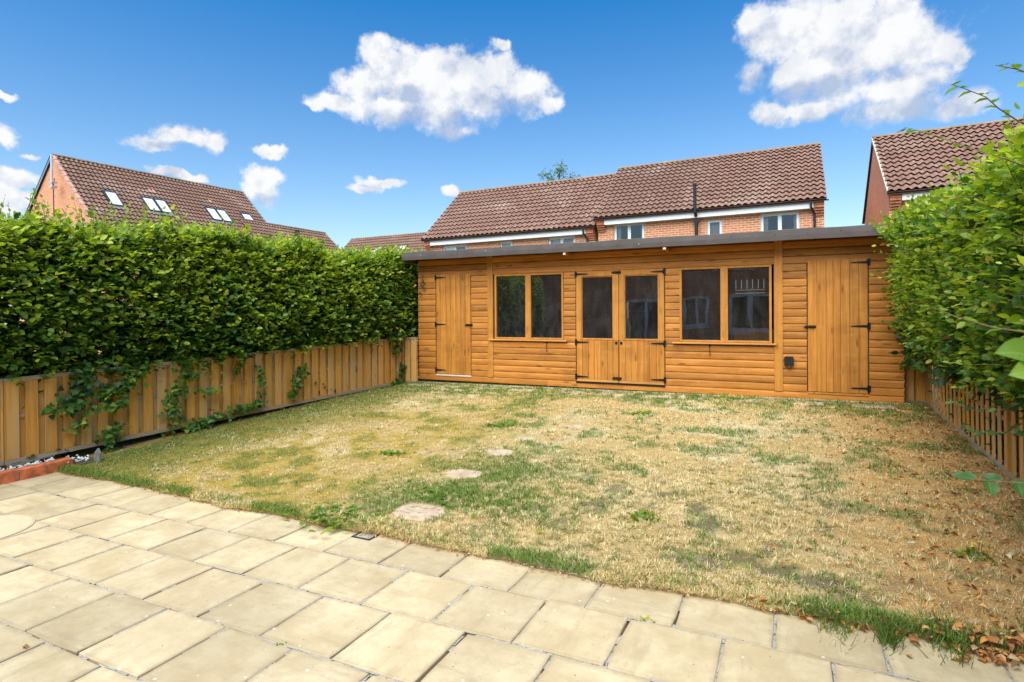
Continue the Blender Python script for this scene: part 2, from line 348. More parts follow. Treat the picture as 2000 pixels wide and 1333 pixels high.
def tag(o, label, cat, group=None, kind=None):
    o['label'] = label; o['category'] = cat
    if group: o['group'] = group
    if kind: o['kind'] = kind
    return o
def thing(name, label, cat, loc=(0, 0, 0), rot=(0, 0, 0), group=None):
    o = bpy.data.objects.new(name, None); COL.objects.link(o); o.location = loc; o.rotation_euler = rot; o.empty_display_size = .2
    return tag(o, label, cat, group)
def struct(o): o['kind'] = 'structure'; return o
def stuff(o): o['kind'] = 'stuff'; return o

_TAB = np.random.default_rng(3).random((8, 256, 256))
def vnoise(x, y, s, k=0):
    x = np.asarray(x, float)*s+1000.3; y = np.asarray(y, float)*s+1000.7
    xi = np.floor(x).astype(int); yi = np.floor(y).astype(int); fx = x-xi; fy = y-yi
    fx = fx*fx*(3-2*fx); fy = fy*fy*(3-2*fy); T = _TAB[k]
    g = lambda a, b: T[a % 256, b % 256]
    return (g(xi, yi)*(1-fx)+g(xi+1, yi)*fx)*(1-fy)+(g(xi, yi+1)*(1-fx)+g(xi+1, yi+1)*fx)*fy
def fbm(x, y, s, k=0, o=4):
    r = 0; a = .5; t = 0
    for i in range(o): r = r+a*vnoise(x, y, s*2**i, (k+i) % 8); t += a; a *= .55
    return r/t
def sstep(v, a, b):
    t = np.clip((np.asarray(v, float)-a)/(b-a), 0, 1); return t*t*(3-2*t)
def np_mesh(name, verts, tris, cols, mat, nper=None):
    """fast triangle mesh with one colour per vertex"""
    me = bpy.data.meshes.new(name); nv, nt = len(verts), len(tris)
    me.vertices.add(nv); me.vertices.foreach_set('co', verts.astype(np.float32).ravel())
    me.loops.add(nt*3); me.loops.foreach_set('vertex_index', tris.astype(np.int32).ravel())
    me.polygons.add(nt); me.polygons.foreach_set('loop_start', np.arange(0, nt*3, 3, dtype=np.int32)); me.polygons.foreach_set('loop_total', np.full(nt, 3, np.int32))
    me.update(calc_edges=True)
    ca = me.color_attributes.new('Col', 'FLOAT_COLOR', 'POINT')
    c4 = np.ones((nv, 4), np.float32); c4[:, :3] = cols; ca.data.foreach_set('color', c4.ravel())
    me.materials.append(mat); return me
def norm(a): return a/np.maximum(np.linalg.norm(a, axis=1, keepdims=True), 1e-9)
LEAF_T = np.array([(0, 0, 0), (.3, .30, .05), (.7, .27, .03), (1, 0, -.10), (.7, -.27, .03), (.3, -.30, .05)])
LEAF_F = np.array([(0, 3, 2), (0, 2, 1), (0, 5, 4), (0, 4, 3)])
IVY_T = np.array([(0, 0, 0), (.1, .5, .03), (.45, .38, .03), (1, 0, -.06), (.45, -.38, .03), (.1, -.5, .03)])
def leaf_mesh(name, P, D, Nn, size, col, mat, T=LEAF_T, Fc=LEAF_F):
    """P positions, D stalk-to-tip direction, Nn upper side, size length, col colour (all per leaf)"""
    D = norm(D); Nn = norm(Nn-D*(Nn*D).sum(1, keepdims=True)); B = np.cross(Nn, D)
    k = len(T); n = len(P)
    V = P[:, None, :]+size[:, None, None]*(T[None, :, 0, None]*D[:, None, :]+T[None, :, 1, None]*B[:, None, :]+T[None, :, 2, None]*Nn[:, None, :])
    tri = (Fc[None]+(np.arange(n)*k)[:, None, None]).reshape(-1, 3)
    return np_mesh(name, V.reshape(-1, 3), tri, np.repeat(col, k, 0), mat)
# ================================================================ ground, patio, lawn
g = MB(); g.add([(-250, -200, -.09), (250, -200, -.09), (250, 300, -.09), (-250, 300, -.09)], [(0, 1, 2, 3)])
struct(g.build('ground', M_GROUND))

SL, X0, X1, Y0 = .4392, -3.159, -2.489, 2.829
EDGE = Y0+SL                                              # far edge of the slabs
bed = MB(); bed.box(-6.62, 2.2, -3.2, EDGE, -.085, -.024)
patio = struct(bed.build('patio', M_BED))
slab_meshes = []
for k in range(10):
    r = random.Random(k); h = (SL-.009)/2; mb = MB(); ring = []
    n = 5
    pts = []
    for (ax, ay), (bx, by) in zip([(-h, -h), (h, -h), (h, h), (-h, h)], [(h, -h), (h, h), (-h, h), (-h, -h)]):
        for i in range(n-1):
            f = i/(n-1); j = r.uniform(-.0022, .0022) if i else r.uniform(.002, .006)
            x, y = ax+(bx-ax)*f, ay+(by-ay)*f
            l = math.hypot(x, y); pts.append((x-x/l*j, y-y/l*j))
    m = len(pts); c = .004
    vs = [(x, y, -.036) for x, y in pts]+[(x, y, -c) for x, y in pts]+[(x*(1-c/h), y*(1-c/h), r.uniform(-.0008, .0008)) for x, y in pts]
    fs = [tuple(range(2*m, 3*m))]+[(i, (i+1) % m, m+(i+1) % m, m+i) for i in range(m)]+[(m+i, m+(i+1) % m, 2*m+(i+1) % m, 2*m+i) for i in range(m)]
    mb.add(vs, fs); slab_meshes.append(mb.mesh('slab', M_SLAB))
joints = []
rs = random.Random(4)
for row in range(0, 14):
    yc = Y0+SL/2-row*SL
    if yc < -2.9: break
    off = X0 if row % 2 == 0 else X1
    c0 = int(math.floor((-6.9-off)/SL)); c1 = int(math.ceil((2.0-off)/SL))
    for c in range(c0, c1+1):
        xc = off+(c+.5)*SL
        if xc+SL/2 < -6.5 or xc > 2.05: continue
        o = link('slab', rs.choice(slab_meshes), patio, (xc+rs.uniform(-.002, .002), yc+rs.uniform(-.002, .002), rs.uniform(-.003, .002)), (rs.uniform(-.006, .006), rs.uniform(-.006, .006), rs.choice((0, PI/2, PI, -PI/2))+rs.uniform(-.004, .004)))
        joints.append(('y', xc-SL/2, yc-SL/2, yc+SL/2))
    joints.append(('x', yc-SL/2, -6.6, 2.1))
# crumbling mortar in the joints
mo = MB()
for kind, p, a, b in joints:
    t = a
    while t < b:
        l = rs.uniform(.03, .16)
        dens = .94 if kind == 'x' else .88
        if rs.random() < dens:
            w = rs.uniform(.005, .0095); z = rs.uniform(-.010, -.002); e = min(t+l, b)
            q = [(t, p-w, z), (e, p-w*rs.uniform(.6, 1.2), z), (e, p+w*rs.uniform(.6, 1.2), z+rs.uniform(-.002, .002)), (t, p+w, z)] if kind == 'x' else [(p-w, t, z), (p+w, t, z), (p+w*rs.uniform(.6, 1.2), e, z+rs.uniform(-.002, .002)), (p-w*rs.uniform(.6, 1.2), e, z)]
            mo.add(q, [(0, 1, 2, 3)])
        t += l
stuff(mo.build('mortar', M_MORTAR, patio))

# fence lines: left one leans 4 degrees off the garden's axis
FP0 = np.array([-6.9, 2.7]); FD = np.array([.43, 6.05]); FD = FD/np.linalg.norm(FD); FN = np.array([FD[1], -FD[0]])
def fence_x(y): return FP0[0]+FD[0]/FD[1]*(np.asarray(y, float)-FP0[1])
RFX = 1.575
def lawn_base(y): return .022+.0452*(np.asarray(y, float)-3.1)
def lawn_z(x, y):
    return lawn_base(y)+.022*(fbm(x, y, 1.6, 1)-.5)+.012*(fbm(x, y, 7, 2)-.5)
def edge_y(x): return 3.17+.10*(fbm(x, np.zeros_like(np.asarray(x, float)), 1.3, 3)-.5)+.05*(vnoise(x, np.zeros_like(np.asarray(x, float)), 6, 4)-.5)+.02*np.clip(np.asarray(x, float)+.5, 0, 2)+.09*sstep(x, -3.2, -6.2)

STRAW = np.array((.62, .455, .205)); PALE = np.array((.74, .61, .375)); TAN = np.array((.67, .405, .15)); GREEN = np.array((.105, .165, .030))
MOSS = np.array((.50, .35, .06)); SOIL = np.array((.22, .155, .105)); OLIVE = np.array((.25, .235, .075))
STONES = [(-2.50, 3.58, .20, .16), (-2.64, 4.48, .17, .13), (-2.62, 5.17, .13, .10), (-2.63, 5.80, .13, .09), (-2.3, 6.5, .12, .08)]
def lawn_weights(x, y):
    """how green / mossy / tan / bare the turf is, from where it stands in the garden"""
    n1 = fbm(x, y, .9, 0); n2 = fbm(x, y, 2.6, 2); n3 = fbm(x, y, 8, 4); e = y-edge_y(x)
    green = .62*sstep(n2+.55*(n3-.5), .52, .78)
    green = np.maximum(green, (1-sstep(e, .03, .20))*(.10+.75*sstep(n2, .42, .62)))
    green = np.maximum(green, sstep(y+.9*(n1-.5), 7.7, 8.5)*.78*sstep(n3, .3, .55))
    fx = x-fence_x(y)
    green = np.maximum(green, (1-sstep(fx+1.2*(n1-.5), .35, 1.9))*.62)
    path = np.exp(-((x+2.45-.12*(y-3.6))/.55)**2)*(1-sstep(y, 4.7, 5.8))
    green = np.maximum(green, path*sstep(n2, .38, .58)*.85)
    green = np.maximum(green, np.exp(-((x+2.0)/.7)**2-((y-4.0)/.5)**2)*sstep(n3, .42, .6)*.9)
    moss = sstep(-x+1.2*(n1-.5), 2.0, 3.6)*(1-sstep(y, 5.5, 8.5)*.5)*sstep(n2*.6+n3*.4, .36, .54)*.9
    tan = sstep(x+1.1*(n1-.5), -.25, .9)*.9
    soil = np.exp(-((x+.55)/1.5)**4-((y-4.0)/.9)**4)*sstep(n3*.6+n2*.4, .55, .66)*.85
    soil = np.maximum(soil, .6*np.exp(-((x-.35)/.5)**2-((y-3.6)/.35)**2)*sstep(n3, .5, .62))
    pale = sstep(n1*.5+n2*.5, .42, .58)
    return green, moss, tan, soil, pale
def lawn_col(x, y, thatch=False):
    g_, m_, t_, s_, p_ = [v[:, None] for v in lawn_weights(x, y)]
    c = STRAW*(1-p_)+PALE*p_
    c = c*(1-t_)+TAN*t_
    c = c*(1-m_)+MOSS*m_
    gg = g_*.8 if thatch else g_
    c = c*(1-gg)+(OLIVE if thatch else GREEN*1.1)*gg
    if thatch:
        c = c*(1-s_)+SOIL*s_; c = c*(.50+.22*fbm(x, y, 11, 5)[:, None])
    return c
# thatch sheet
nx, ny = 230, 170
gx = np.linspace(-7.2, RFX+.06, nx); tt = np.linspace(0, 1, ny)
XX = np.repeat(gx[None], ny, 0); EY = edge_y(gx)[None]; YY = EY+(9.35-EY)*tt[:, None]
ZZ = lawn_z(XX, YY)
drop = np.clip((YY-EY)/.07, 0, 1); ZZ = ZZ-.012*(1-drop)+.004
V = np.stack([XX, YY, ZZ], 2).reshape(-1, 3)
skirt = np.stack([gx, edge_y(gx)-.005, np.full(nx, -.02)], 1)
idx = np.arange(nx*ny).reshape(ny, nx)
a = idx[:-1, :-1].ravel(); b = idx[:-1, 1:].ravel(); c = idx[1:, 1:].ravel(); d = idx[1:, :-1].ravel()
tri = np.concatenate([np.stack([a, b, c], 1), np.stack([a, c, d], 1)])
sk = nx*ny+np.arange(nx); t0 = idx[0]
tri = np.concatenate([tri, np.stack([sk[:-1], sk[1:], t0[1:]], 1), np.stack([sk[:-1], t0[1:], t0[:-1]], 1)])
V = np.concatenate([V, skirt]); cols = lawn_col(V[:, 0], V[:, 1], True); cols[nx*ny:] = SOIL*.8
lawn = struct(link('lawn', np_mesh('lawn', V, tri, cols, M_LAWN)))
lawn['label'] = 'parched lawn of straw, moss and green patches'

# grass blades: real geometry, too many to count
def blades(n, xr, yr, hmin, hmax, wid, keep=None, seed=0, colf=None, upright=None):
    rg = np.random.default_rng(seed)
    x = rg.uniform(xr[0], xr[1], n); y = rg.uniform(yr[0], yr[1], n)
    e = y-edge_y(x)
    ok = (e > -.03) & (x > fence_x(y)+.02) & (x < RFX-.02) & (y < 9.0)
    for sx, sy, ra, rb in STONES: ok &= (((x-sx)/ra)**4+((y-sy)/rb)**4 > rg.uniform(.45, 1.15, n))
    gw, mw, tw, sw, pw = lawn_weights(x, y)
    ok &= rg.random(n) > sw*.93
    if keep is not None: ok &= keep(x, y, rg)
    x, y, gw, mw, e = x[ok], y[ok], gw[ok], mw[ok], e[ok]; n = len(x)
    isg = rg.random(n) < gw
    col = np.where(isg[:, None], GREEN*rg.uniform(.75, 1.7, (n, 1))*np.array((1, 1, 1)), lawn_col(x, y)*rg.uniform(.72, 1.22, (n, 1)))
    clump = .62+.76*fbm(x, y, 9, 6)[:, None]; col = col*np.where(isg[:, None], .85+.3*clump, clump)
    col = np.where((rg.random(n) < .25*sstep(fbm(x, y, 12, 1), .4, .65)+.08)[:, None] & ~isg[:, None], PALE*rg.uniform(.9, 1.15, (n, 1)), col)
    h = rg.uniform(hmin, hmax, n)*(.55+.9*fbm(x, y, 10, 3))*np.where(isg, 1.15, .85)*np.where(e < .08, 1.25, 1)*np.where(mw > .5, .7, 1)
    an = rg.uniform(0, 2*PI, n); lean = np.where(isg, rg.uniform(.2, .9, n), rg.uniform(.55, 1.45, n))
    D = np.stack([np.cos(an)*np.sin(lean), np.sin(an)*np.sin(lean), np.cos(lean)], 1)
    sd_ = np.stack([-np.sin(an), np.cos(an), np.zeros(n)], 1)
    P = np.stack([x, y, lawn_z(x, y)-.002], 1); w = (wid*rg.uniform(.7, 1.3, n))[:, None]
    mid = P+D*(h*.55)[:, None]; D2 = norm(D+np.array((0, 0, -.55))); tip = mid+D2*(h*.45)[:, None]
    V = np.stack([P-sd_*w, P+sd_*w, mid+sd_*w*.8, mid-sd_*w*.8, tip], 1).reshape(-1, 3)
    b0 = (np.arange(n)*5)[:, None, None]
    T = (np.array([(0, 1, 2), (0, 2, 3), (3, 2, 4)])[None]+b0).reshape(-1, 3)
    return V, T, np.repeat(col, 5, 0)
parts = [blades(150000, (-6.6, 1.6), (3.0, 4.7), .022, .048, .0019, seed=1),
         blades(90000, (-6.9, 1.6), (4.7, 6.6), .025, .05, .0026, seed=2),
         blades(70000, (-6.9, 1.6), (6.6, 9.0), .028, .055, .0034, seed=3),
         blades(17000, (-6.4, 1.3), (3.05, 3.45), .03, .06, .0022, keep=lambda x, y, r: (y-edge_y(x) < .14) & (r.random(len(x)) < .25+.75*sstep(fbm(x, y, 3.1, 5), .42, .6)), seed=4)]
def tufts(nt, per, xr, yr, h, wid, seed):
    rg = np.random.default_rng(seed); cx = rg.uniform(*xr, nt); cy = rg.uniform(*yr, nt)
    gw, mw, tw, sw, pw = lawn_weights(cx, cy)
    ok = (cy-edge_y(cx) > .02) & (cx > fence_x(cy)+.05) & (cx < RFX-.05) & (rg.random(nt) > tw*.8) & (rg.random(nt) > mw*.95) & (rg.random(nt) > sw*1.0)
    for sx, sy, ra, rb in STONES: ok &= ((cx-sx)/(ra+.02))**2+((cy-sy)/(rb+.02))**2 > 1
    cx, cy, gw = cx[ok], cy[ok], gw[ok]; nt = len(cx); g1 = rg.random(nt) < np.maximum(gw*.9, .10)
    base = np.where(g1[:, None], GREEN*rg.uniform(.8, 1.9, (nt, 1)), PALE*rg.uniform(.75, 1.15, (nt, 1))*np.array((1, .99, .97)))
    I = np.repeat(np.arange(nt), per); n = len(I); a = rg.uniform(0, 2*PI, n); ln = rg.uniform(.15, 1.25, n); rr = rg.random(n)*.022
    x = cx[I]+np.cos(a)*rr; y = cy[I]+np.sin(a)*rr
    D = np.stack([np.cos(a)*np.sin(ln), np.sin(a)*np.sin(ln), np.cos(ln)], 1); sd_ = np.stack([-np.sin(a), np.cos(a), np.zeros(n)], 1)
    hh = (rg.uniform(.5, 1.1, n)*h*rg.uniform(.6, 1.25, nt)[I])[:, None]; w = (wid*rg.uniform(.7, 1.3, n))[:, None]
    col = base[I]*rg.uniform(.7, 1.25, (n, 1)); mixg = (rg.random(n) < .2)[:, None]; col = np.where(mixg, np.where(g1[I][:, None], STRAW, OLIVE)*rg.uniform(.8, 1.1, (n, 1)), col)
    P = np.stack([x, y, lawn_z(x, y)], 1); mid = P+D*hh*.55; tip = mid+norm(D+np.array((0, 0, -.6)))*hh*.45
    V = np.stack([P-sd_*w, P+sd_*w, mid+sd_*w*.8, mid-sd_*w*.8, tip], 1).reshape(-1, 3)
    T = (np.array([(0, 1, 2), (0, 2, 3), (3, 2, 4)])[None]+(np.arange(n)*5)[:, None, None]).reshape(-1, 3)
    return V, T, np.repeat(col, 5, 0)
parts += [tufts(4200, 28, (-3.2, 1.3), (3.2, 5.4), .047, .0016, 11), tufts(1500, 22, (-6.5, -3.2), (3.2, 5.4), .038, .0017, 12), tufts(1500, 20, (-6.6, 1.4), (5.4, 8.8), .045, .0026, 13)]
Vs, Ts, Cs, o_ = [], [], [], 0
for v_, t_, c_ in parts: Vs.append(v_); Ts.append(t_+o_); Cs.append(c_); o_ += len(v_)
gr = stuff(link('grass', np_mesh('grass', np.concatenate(Vs), np.concatenate(Ts), np.concatenate(Cs), M_GRASS)))
tag(gr, 'dry straw grass with green and mossy tufts covering the lawn', 'grass', kind='stuff')
# ================================================================ timber garden building
SHX, SHY, SHZ = -2.43, 8.917, .31
shed = thing('garden_shed', 'long stained timber summerhouse with two doors, two windows and glazed double doors', 'shed', (SHX, SHY, SHZ), (0, .0088, 0))
_bc = {}
def clad(x0, x1, k, hh=.1035):
    L = round(x1-x0, 3)
    if L not in _bc:
        pr = [(0, .0012), (-.019, .0012), (-.0238, .006), (-.0262, .035), (-.0252, .072), (-.0205, .091), (-.012, .0975), (-.007, .1032), (0, .1032)]
        _bc[L] = MB().extrude(pr, 'x', 0, L).mesh('cladding_board', M_BOARD)
    link('cladding_board', _bc[L], shed, (x0+random.uniform(-.0015, .0015), random.uniform(-.001, .001), k*hh))
for k in range(21):
    if k == 0: segs = [(-3.74, -1.2), (-1.198, .08), (.082, 3.73)]
    elif k <= 6: segs = [(-3.74, -3.365), (-2.625, -2.30), (-2.195, -.70), (.722, 2.215), (2.326, 2.62), (3.352, 3.73)]
    elif k <= 17: segs = [(-3.74, -3.365), (-2.625, -2.30), (-.90, -.70), (.722, .93), (2.326, 2.62), (3.352, 3.73)]
    else: segs = [(-3.74, -2.30), (-2.195, 2.215), (2.326, 3.73)]
    for s in segs: clad(s[0], s[1], k)
# box of the building behind the cladding, with openings left free
wl = MB()
for x0, x1, z0, z1 in [(-3.73, -3.36, .0, 2.2), (-2.63, -2.19, 0, 2.2), (-.89, -.69, 0, 2.2), (.712, .92, 0, 2.2), (2.21, 2.625, 0, 2.2), (3.345, 3.72, 0, 2.2), (-3.36, -2.63, 1.9, 2.2), (-2.19, -.89, 1.862, 2.2), (-.69, .712, 1.868, 2.2), (.92, 2.21, 1.862, 2.2), (2.625, 3.345, 1.9, 2.2),
                       (-2.19, -.89, 0, .745), (.92, 2.21, 0, .745), (-3.36, -2.63, 0, .1), (2.625, 3.345, 0, .1), (-.69, .712, 0, .1)]:
    wl.box(x0, x1, .002, .045, z0, z1)
wl.box(-3.73, -3.69, .046, 2.4, 0, 2.2); wl.box(3.68, 3.72, .046, 2.4, 0, 2.2); wl.box(-3.73, 3.72, 2.401, 2.44, 0, 2.1); wl.box(-3.68, 3.67, .05, 2.395, -.02, .04)
wl.build('wall_frame', M_INNER, shed)
# side cladding on the two ends
for sx, xx in ((-1, -3.732), (1, 3.722)):
    for k in range(21):
        pr = [(xx, .001), (xx+sx*.018, .004), (xx+sx*.024, .045), (xx+sx*.012, .0935), (xx+sx*.006, .1028), (xx, .1028)]
        MB().extrude(pr, 'y', 0.001, 2.44).build('side_board', M_BOARD, shed, (0, 0, k*.1035))
for xa, xb in ((-2.299, -2.196), (2.217, 2.325)):
    MB().cbox(xa, xb, -.036, .0, .098, 2.19, .004).build('cover_post', M_TRIM, shed)
# --- roof with its wrapped edge trim
roof = MB().add([(-3.82, -.35, 2.275), (3.83, -.35, 2.275), (3.83, 2.6, 2.135), (-3.82, 2.6, 2.135), (-3.82, -.35, 2.235), (3.83, -.35, 2.235), (3.83, 2.6, 2.1), (-3.82, 2.6, 2.1)],
                [(0, 1, 2, 3), (4, 7, 6, 5), (0, 4, 5, 1), (1, 5, 6, 2), (2, 6, 7, 3), (3, 7, 4, 0)]).build('roof', M_FELT, shed)
def trim_strip(p, q):
    n = 60; vs = []; fs = []
    for i in range(n+1):
        f = i/n; x = p+(q-p)*f; w = .0045*math.sin(x*3.1)+.003*math.sin(x*7.7+1)
        b = .004*math.sin(x*2.3+2)+.003*math.sin(x*9.1)
        for y, z in ((-.33, 2.293+w), (-.372, 2.290+w), (-.381+b*.5, 2.283+w), (-.384+b, 2.215), (-.381+b, 2.150+w*.6), (-.369, 2.147+w*.6), (-.366, 2.17)): vs.append((x, y, z))
    for i in range(n):
        for j in range(6): fs.append((i*7+j, i*7+7+j, i*7+8+j, i*7+1+j))
    fs += [tuple(range(7)), tuple(range(n*7, n*7+7))[::-1]]
    return MB().add(vs, fs)
fascia = trim_strip(-3.835, 3.845).build('edge_trim', M_FASCIA, shed, smooth=False)
MB().box(-3.835, -3.815, -.37, 2.6, 2.12, 2.285).build('edge_trim', M_FASCIA, shed); MB().box(3.826, 3.845, -.37, 2.6, 2.12, 2.285).build('edge_trim', M_FASCIA, shed)
MB().box(-3.80, 3.81, -.364, -.332, 2.152, 2.234).build('fascia_board', M_TRIMX, shed)
MB().add([(-3.81, -.331, 2.228), (3.82, -.331, 2.228), (3.82, .0, 2.212), (-3.81, .0, 2.212)], [(0, 1, 2, 3)]).build('soffit', M_BOARD, shed)
scr = MB(); scr.add([(0, -.004, 0)]+[(.0075*math.cos(a*PI/4), 0, .0075*math.sin(a*PI/4)) for a in range(8)], [(0, i+1, (i+1) % 8+1) for i in range(8)])
scm = [scr.mesh('screw', M_BLACK), scr.mesh('screw', M_STEEL)]
x = -3.74
while x < 3.8:
    link('screw', scm[1 if random.random() < .2 else 0], fascia, (x, -.3845, 2.225+random.uniform(-.02, .02))); x += random.uniform(.26, .4)
for x in (-.76, .78):
    MB().box(x-.024, x+.024, -.362, .0, 2.105, 2.151).build('roof_joist', M_TRIM, shed)
    MB().box(x-.02, x+.02, -.371, -.363, 2.11, 2.14).build('joist_end', M_PAINTW, shed)
# --- ironmongery
def hinge_mesh(d, L=.2):
    mb = MB(); y = -.006
    pr = [(0, -.017), (L*.35, -.013), (L*.9, -.007), (L, 0), (L*.9, .007), (L*.35, .013), (0, .017)]
    mb.add([(d*a, 0, b) for a, b in pr]+[(d*a, y, b) for a, b in pr], [tuple(range(7)), tuple(range(7, 14))]+[(i, (i+1) % 7, 7+(i+1) % 7, 7+i) for i in range(7)])
    mb.tube([(0, y, -.04), (0, y, .04)], .007, 8); mb.box(-d*.03 if d > 0 else .004, -.004 if d > 0 else .03, -.006, 0, -.045, .045)
    for f in (.12, .45, .8): mb.box(d*L*f-.004, d*L*f+.004, y-.003, y, -.004, .004)
    return mb.mesh('hinge', M_IRON)
HR, HL = hinge_mesh(1), hinge_mesh(-1)
def bolt_mesh(L=.13):
    mb = MB(); mb.box(0, L, -.005, 0, -.018, .018); mb.tube([(-.02, -.014, 0), (L*.9, -.014, 0)], .0075, 8)
    for f in (.05, .4, .75): mb.box(L*f, L*f+.018, -.026, -.005, -.014, .014)
    mb.tube([(L*.6, -.014, 0), (L*.6, -.036, -.004)], .006, 6); return mb.mesh('bolt', M_IRON)
BOLT = bolt_mesh()
def vboards(x0, x1, z0, z1, n, y, parent, seed):
    r = random.Random(seed); ws = [r.uniform(.85, 1.15) for _ in range(n)]; tot = sum(ws); x = x0
    for w in ws:
        w = w/tot*(x1-x0); c = .0055
        pr = [(x+.0006, y+.018), (x+.0006, y+c), (x+c, y), (x+w-c, y), (x+w-.0006, y+c), (x+w-.0006, y+.018)]
        MB().extrude(pr, 'z', z0, z1).build('door_board', M_BOARDV, parent); x += w
def plank_door(x0, x1, z0, z1, n, hl, label, seed):
    d = MB().box(x0, x1, -.008, .03, z0, z1).build('door', M_TRIM, shed); d['label'] = label
    vboards(x0+.002, x1-.002, z0+.002, z1-.002, n, -.028, d, seed)
    MB().box(x0-.004, x1+.004, -.034, -.001, z0-.03, z0-.006).build('threshold', M_PAINTW if hl else M_TRIM, d)
    for z in (z0+.07, (z0+z1)/2, z1-.05):
        link('hinge', HR if hl else HL, d, (x0+.005 if hl else x1-.005, -.029, z))
    o = link('bolt', BOLT, d, (x1-.09 if hl else x0-.03, -.029, (z0+z1)/2-.01))
plank_door(-3.352, -2.637, .115, 1.895, 7, True, 'tall plank door at the left end of the shed', 1)
plank_door(2.632, 3.34, .115, 1.895, 7, False, 'tall plank door at the right end of the shed', 2)
# --- glazed double doors
def rect_frame(mb, x0, x1, z0, z1, w, y0, y1, c=.003):
    mb.cbox(x0, x0+w, y0, y1, z0, z1, c); mb.cbox(x1-w, x1, y0, y1, z0, z1, c)
    mb.cbox(x0+w+.0005, x1-w-.0005, y0+.001, y1-.001, z1-w, z1-.001, c); return mb
def pane(x0, x1, z0, z1, y, parent):
    return MB().add([(x0, y, z0), (x1, y, z0), (x1, y, z1), (x0, y, z1)], [(0, 1, 2, 3)]).build('pane', M_GLASS, parent)
for x0, x1, hl, sd_ in ((-.685, .004, True, 3), (.012, .708, False, 4)):
    mb = MB(); z0, z1 = .105, 1.862; w = .085; zr = .765
    mb.cbox(x0, x0+w, -.032, .012, zr, z1); mb.cbox(x1-w, x1, -.032, .012, zr, z1)
    mb.cbox(x0+w+.0005, x1-w-.0005, -.031, .011, z1-w, z1-.001); mb.cbox(x0+w+.0005, x1-w-.0005, -.031, .011, zr+.001, zr+.03)
    mb.box(x0, x1, -.008, .012, z0, zr-.001)
    d = mb.build('double_door_leaf', M_TRIM, shed); d['label'] = 'half glazed door leaf hinged on the '+('left' if hl else 'right')
    vboards(x0+.002, x1-.002, z0+.035, zr-.002, 7, -.03, d, sd_)
    MB().box(x0+.002, x1-.002, -.033, -.009, z0, z0+.033).build('bottom_rail', M_TRIMX, d)
    bd = MB()
    rect_frame(bd, x0+w+.001, x1-w-.001, zr+.032, z1-w-.002, .012, -.02, -.004, .002)
    bd.build('glazing_bead', M_TRIM, d)
    pane(x0+w+.004, x1-w-.004, zr+.03, z1-w-.001, -.002, d)
    for z in (z0+.075, zr-.035, z1-.045): link('hinge', HR if hl else HL, d, (x0+.006 if hl else x1-.006, -.033, z))
    kx = x1-.035 if hl else x0+.035
    MB().box(kx-.018, kx+.018, -.036, -.030, zr-.06, zr-.02).tube([(kx, -.036, zr-.04), (kx, -.052, zr-.04)], [.008, .011], 8).build('latch_plate', M_IRON, d)
    if hl:
        for z in (z0+.07, z1-.035): link('bolt', BOLT, d, (x1-.085, -.033, z))
MB().box(-.695, .717, -.04, .012, .078, .1).build('door_sill', M_IRON, shed)
# --- windows
for x0, x1, hook in ((-2.160, -.905, -1.2), (.932, 2.185, 1.36)):
    mb = MB(); z0, z1 = .76, 1.862; xm = (x0+x1)/2; w = .032
    mb.cbox(x0, x0+w, -.034, .03, z0, z1); mb.cbox(x1-w, x1, -.034, .03, z0, z1); mb.cbox(xm-.05, xm+.05, -.034, .03, z0, z1)
    for a, b in ((x0+w, xm-.05), (xm+.05, x1-w)):
        mb.cbox(a+.0005, b-.0005, -.033, .029, z1-w, z1-.001); mb.cbox(a+.0005, b-.0005, -.033, .029, z0+.001, z0+.03)
    wd = mb.build('window', M_TRIM, shed); wd['label'] = 'two pane window '+('left' if x0 < 0 else 'right')+' of the glazed doors'
    for a, b in ((x0+w, xm-.05), (xm+.05, x1-w)): pane(a-.003, b+.003, z0+.027, z1-w+.003, .004, wd)
    MB().cbox(x0-.1, x1+.06, -.075, .0, z0-.026, z0-.002, .004).build('sill', M_TRIMX, wd)
    MB().tube([(hook, -.03, .715), (hook, -.05, .712), (hook, -.048, .66), (hook+.004, -.036, .56)], .0045, 6).box(hook-.012, hook+.012, -.038, -.026, .70, .73).build('stay_hook', M_IRON, wd)
# black weatherproof box beside the right door
bx = thing('outdoor_socket', 'small black weatherproof socket box on the cladding beside the right door', 'socket', (-.025, SHY-.028, .72))
MB().extrude([(-.055, -.06), (.055, -.06), (.06, -.045), (.06, .05), (.045, .068), (-.045, .068), (-.06, .05), (-.06, -.045)], 'y', -.055, .0).build('cover', M_BLACK, bx, (0, 0, .085))
MB().tube([(0, -.03, .035), (0, -.034, -.005)], [.02, .012], 10).build('cable_gland', M_BLACK, bx)
MB().tube([(0, -.036, .02), (0, -.05, .012)], [.013, .011], 10).build('bulb_cap', M_STEEL, bx)
# hanging ornament on the left corner
ho = thing('hanging_ornament', 'dark metal hanging ornament of small triangular bells on the shed corner', 'ornament', (-6.03, SHY-.03, 2.22))
MB().tube([(0, .0, 0), (0, -.03, .01), (.0, -.045, -.01)], .004, 6).build('hook', M_IRON, ho)
for dx, dz in ((.012, -.06), (-.03, -.13), (.02, -.17), (-.055, -.27)):
    bl = MB().tube([(dx, -.045, dz), (dx, -.045, dz-.055)], [.004, .027], 8).build('bell', M_IRON, ho)
    MB().tube([(0, -.045, -.01), (dx, -.045, dz)], .0018, 4).build('cord', M_IRON, ho)
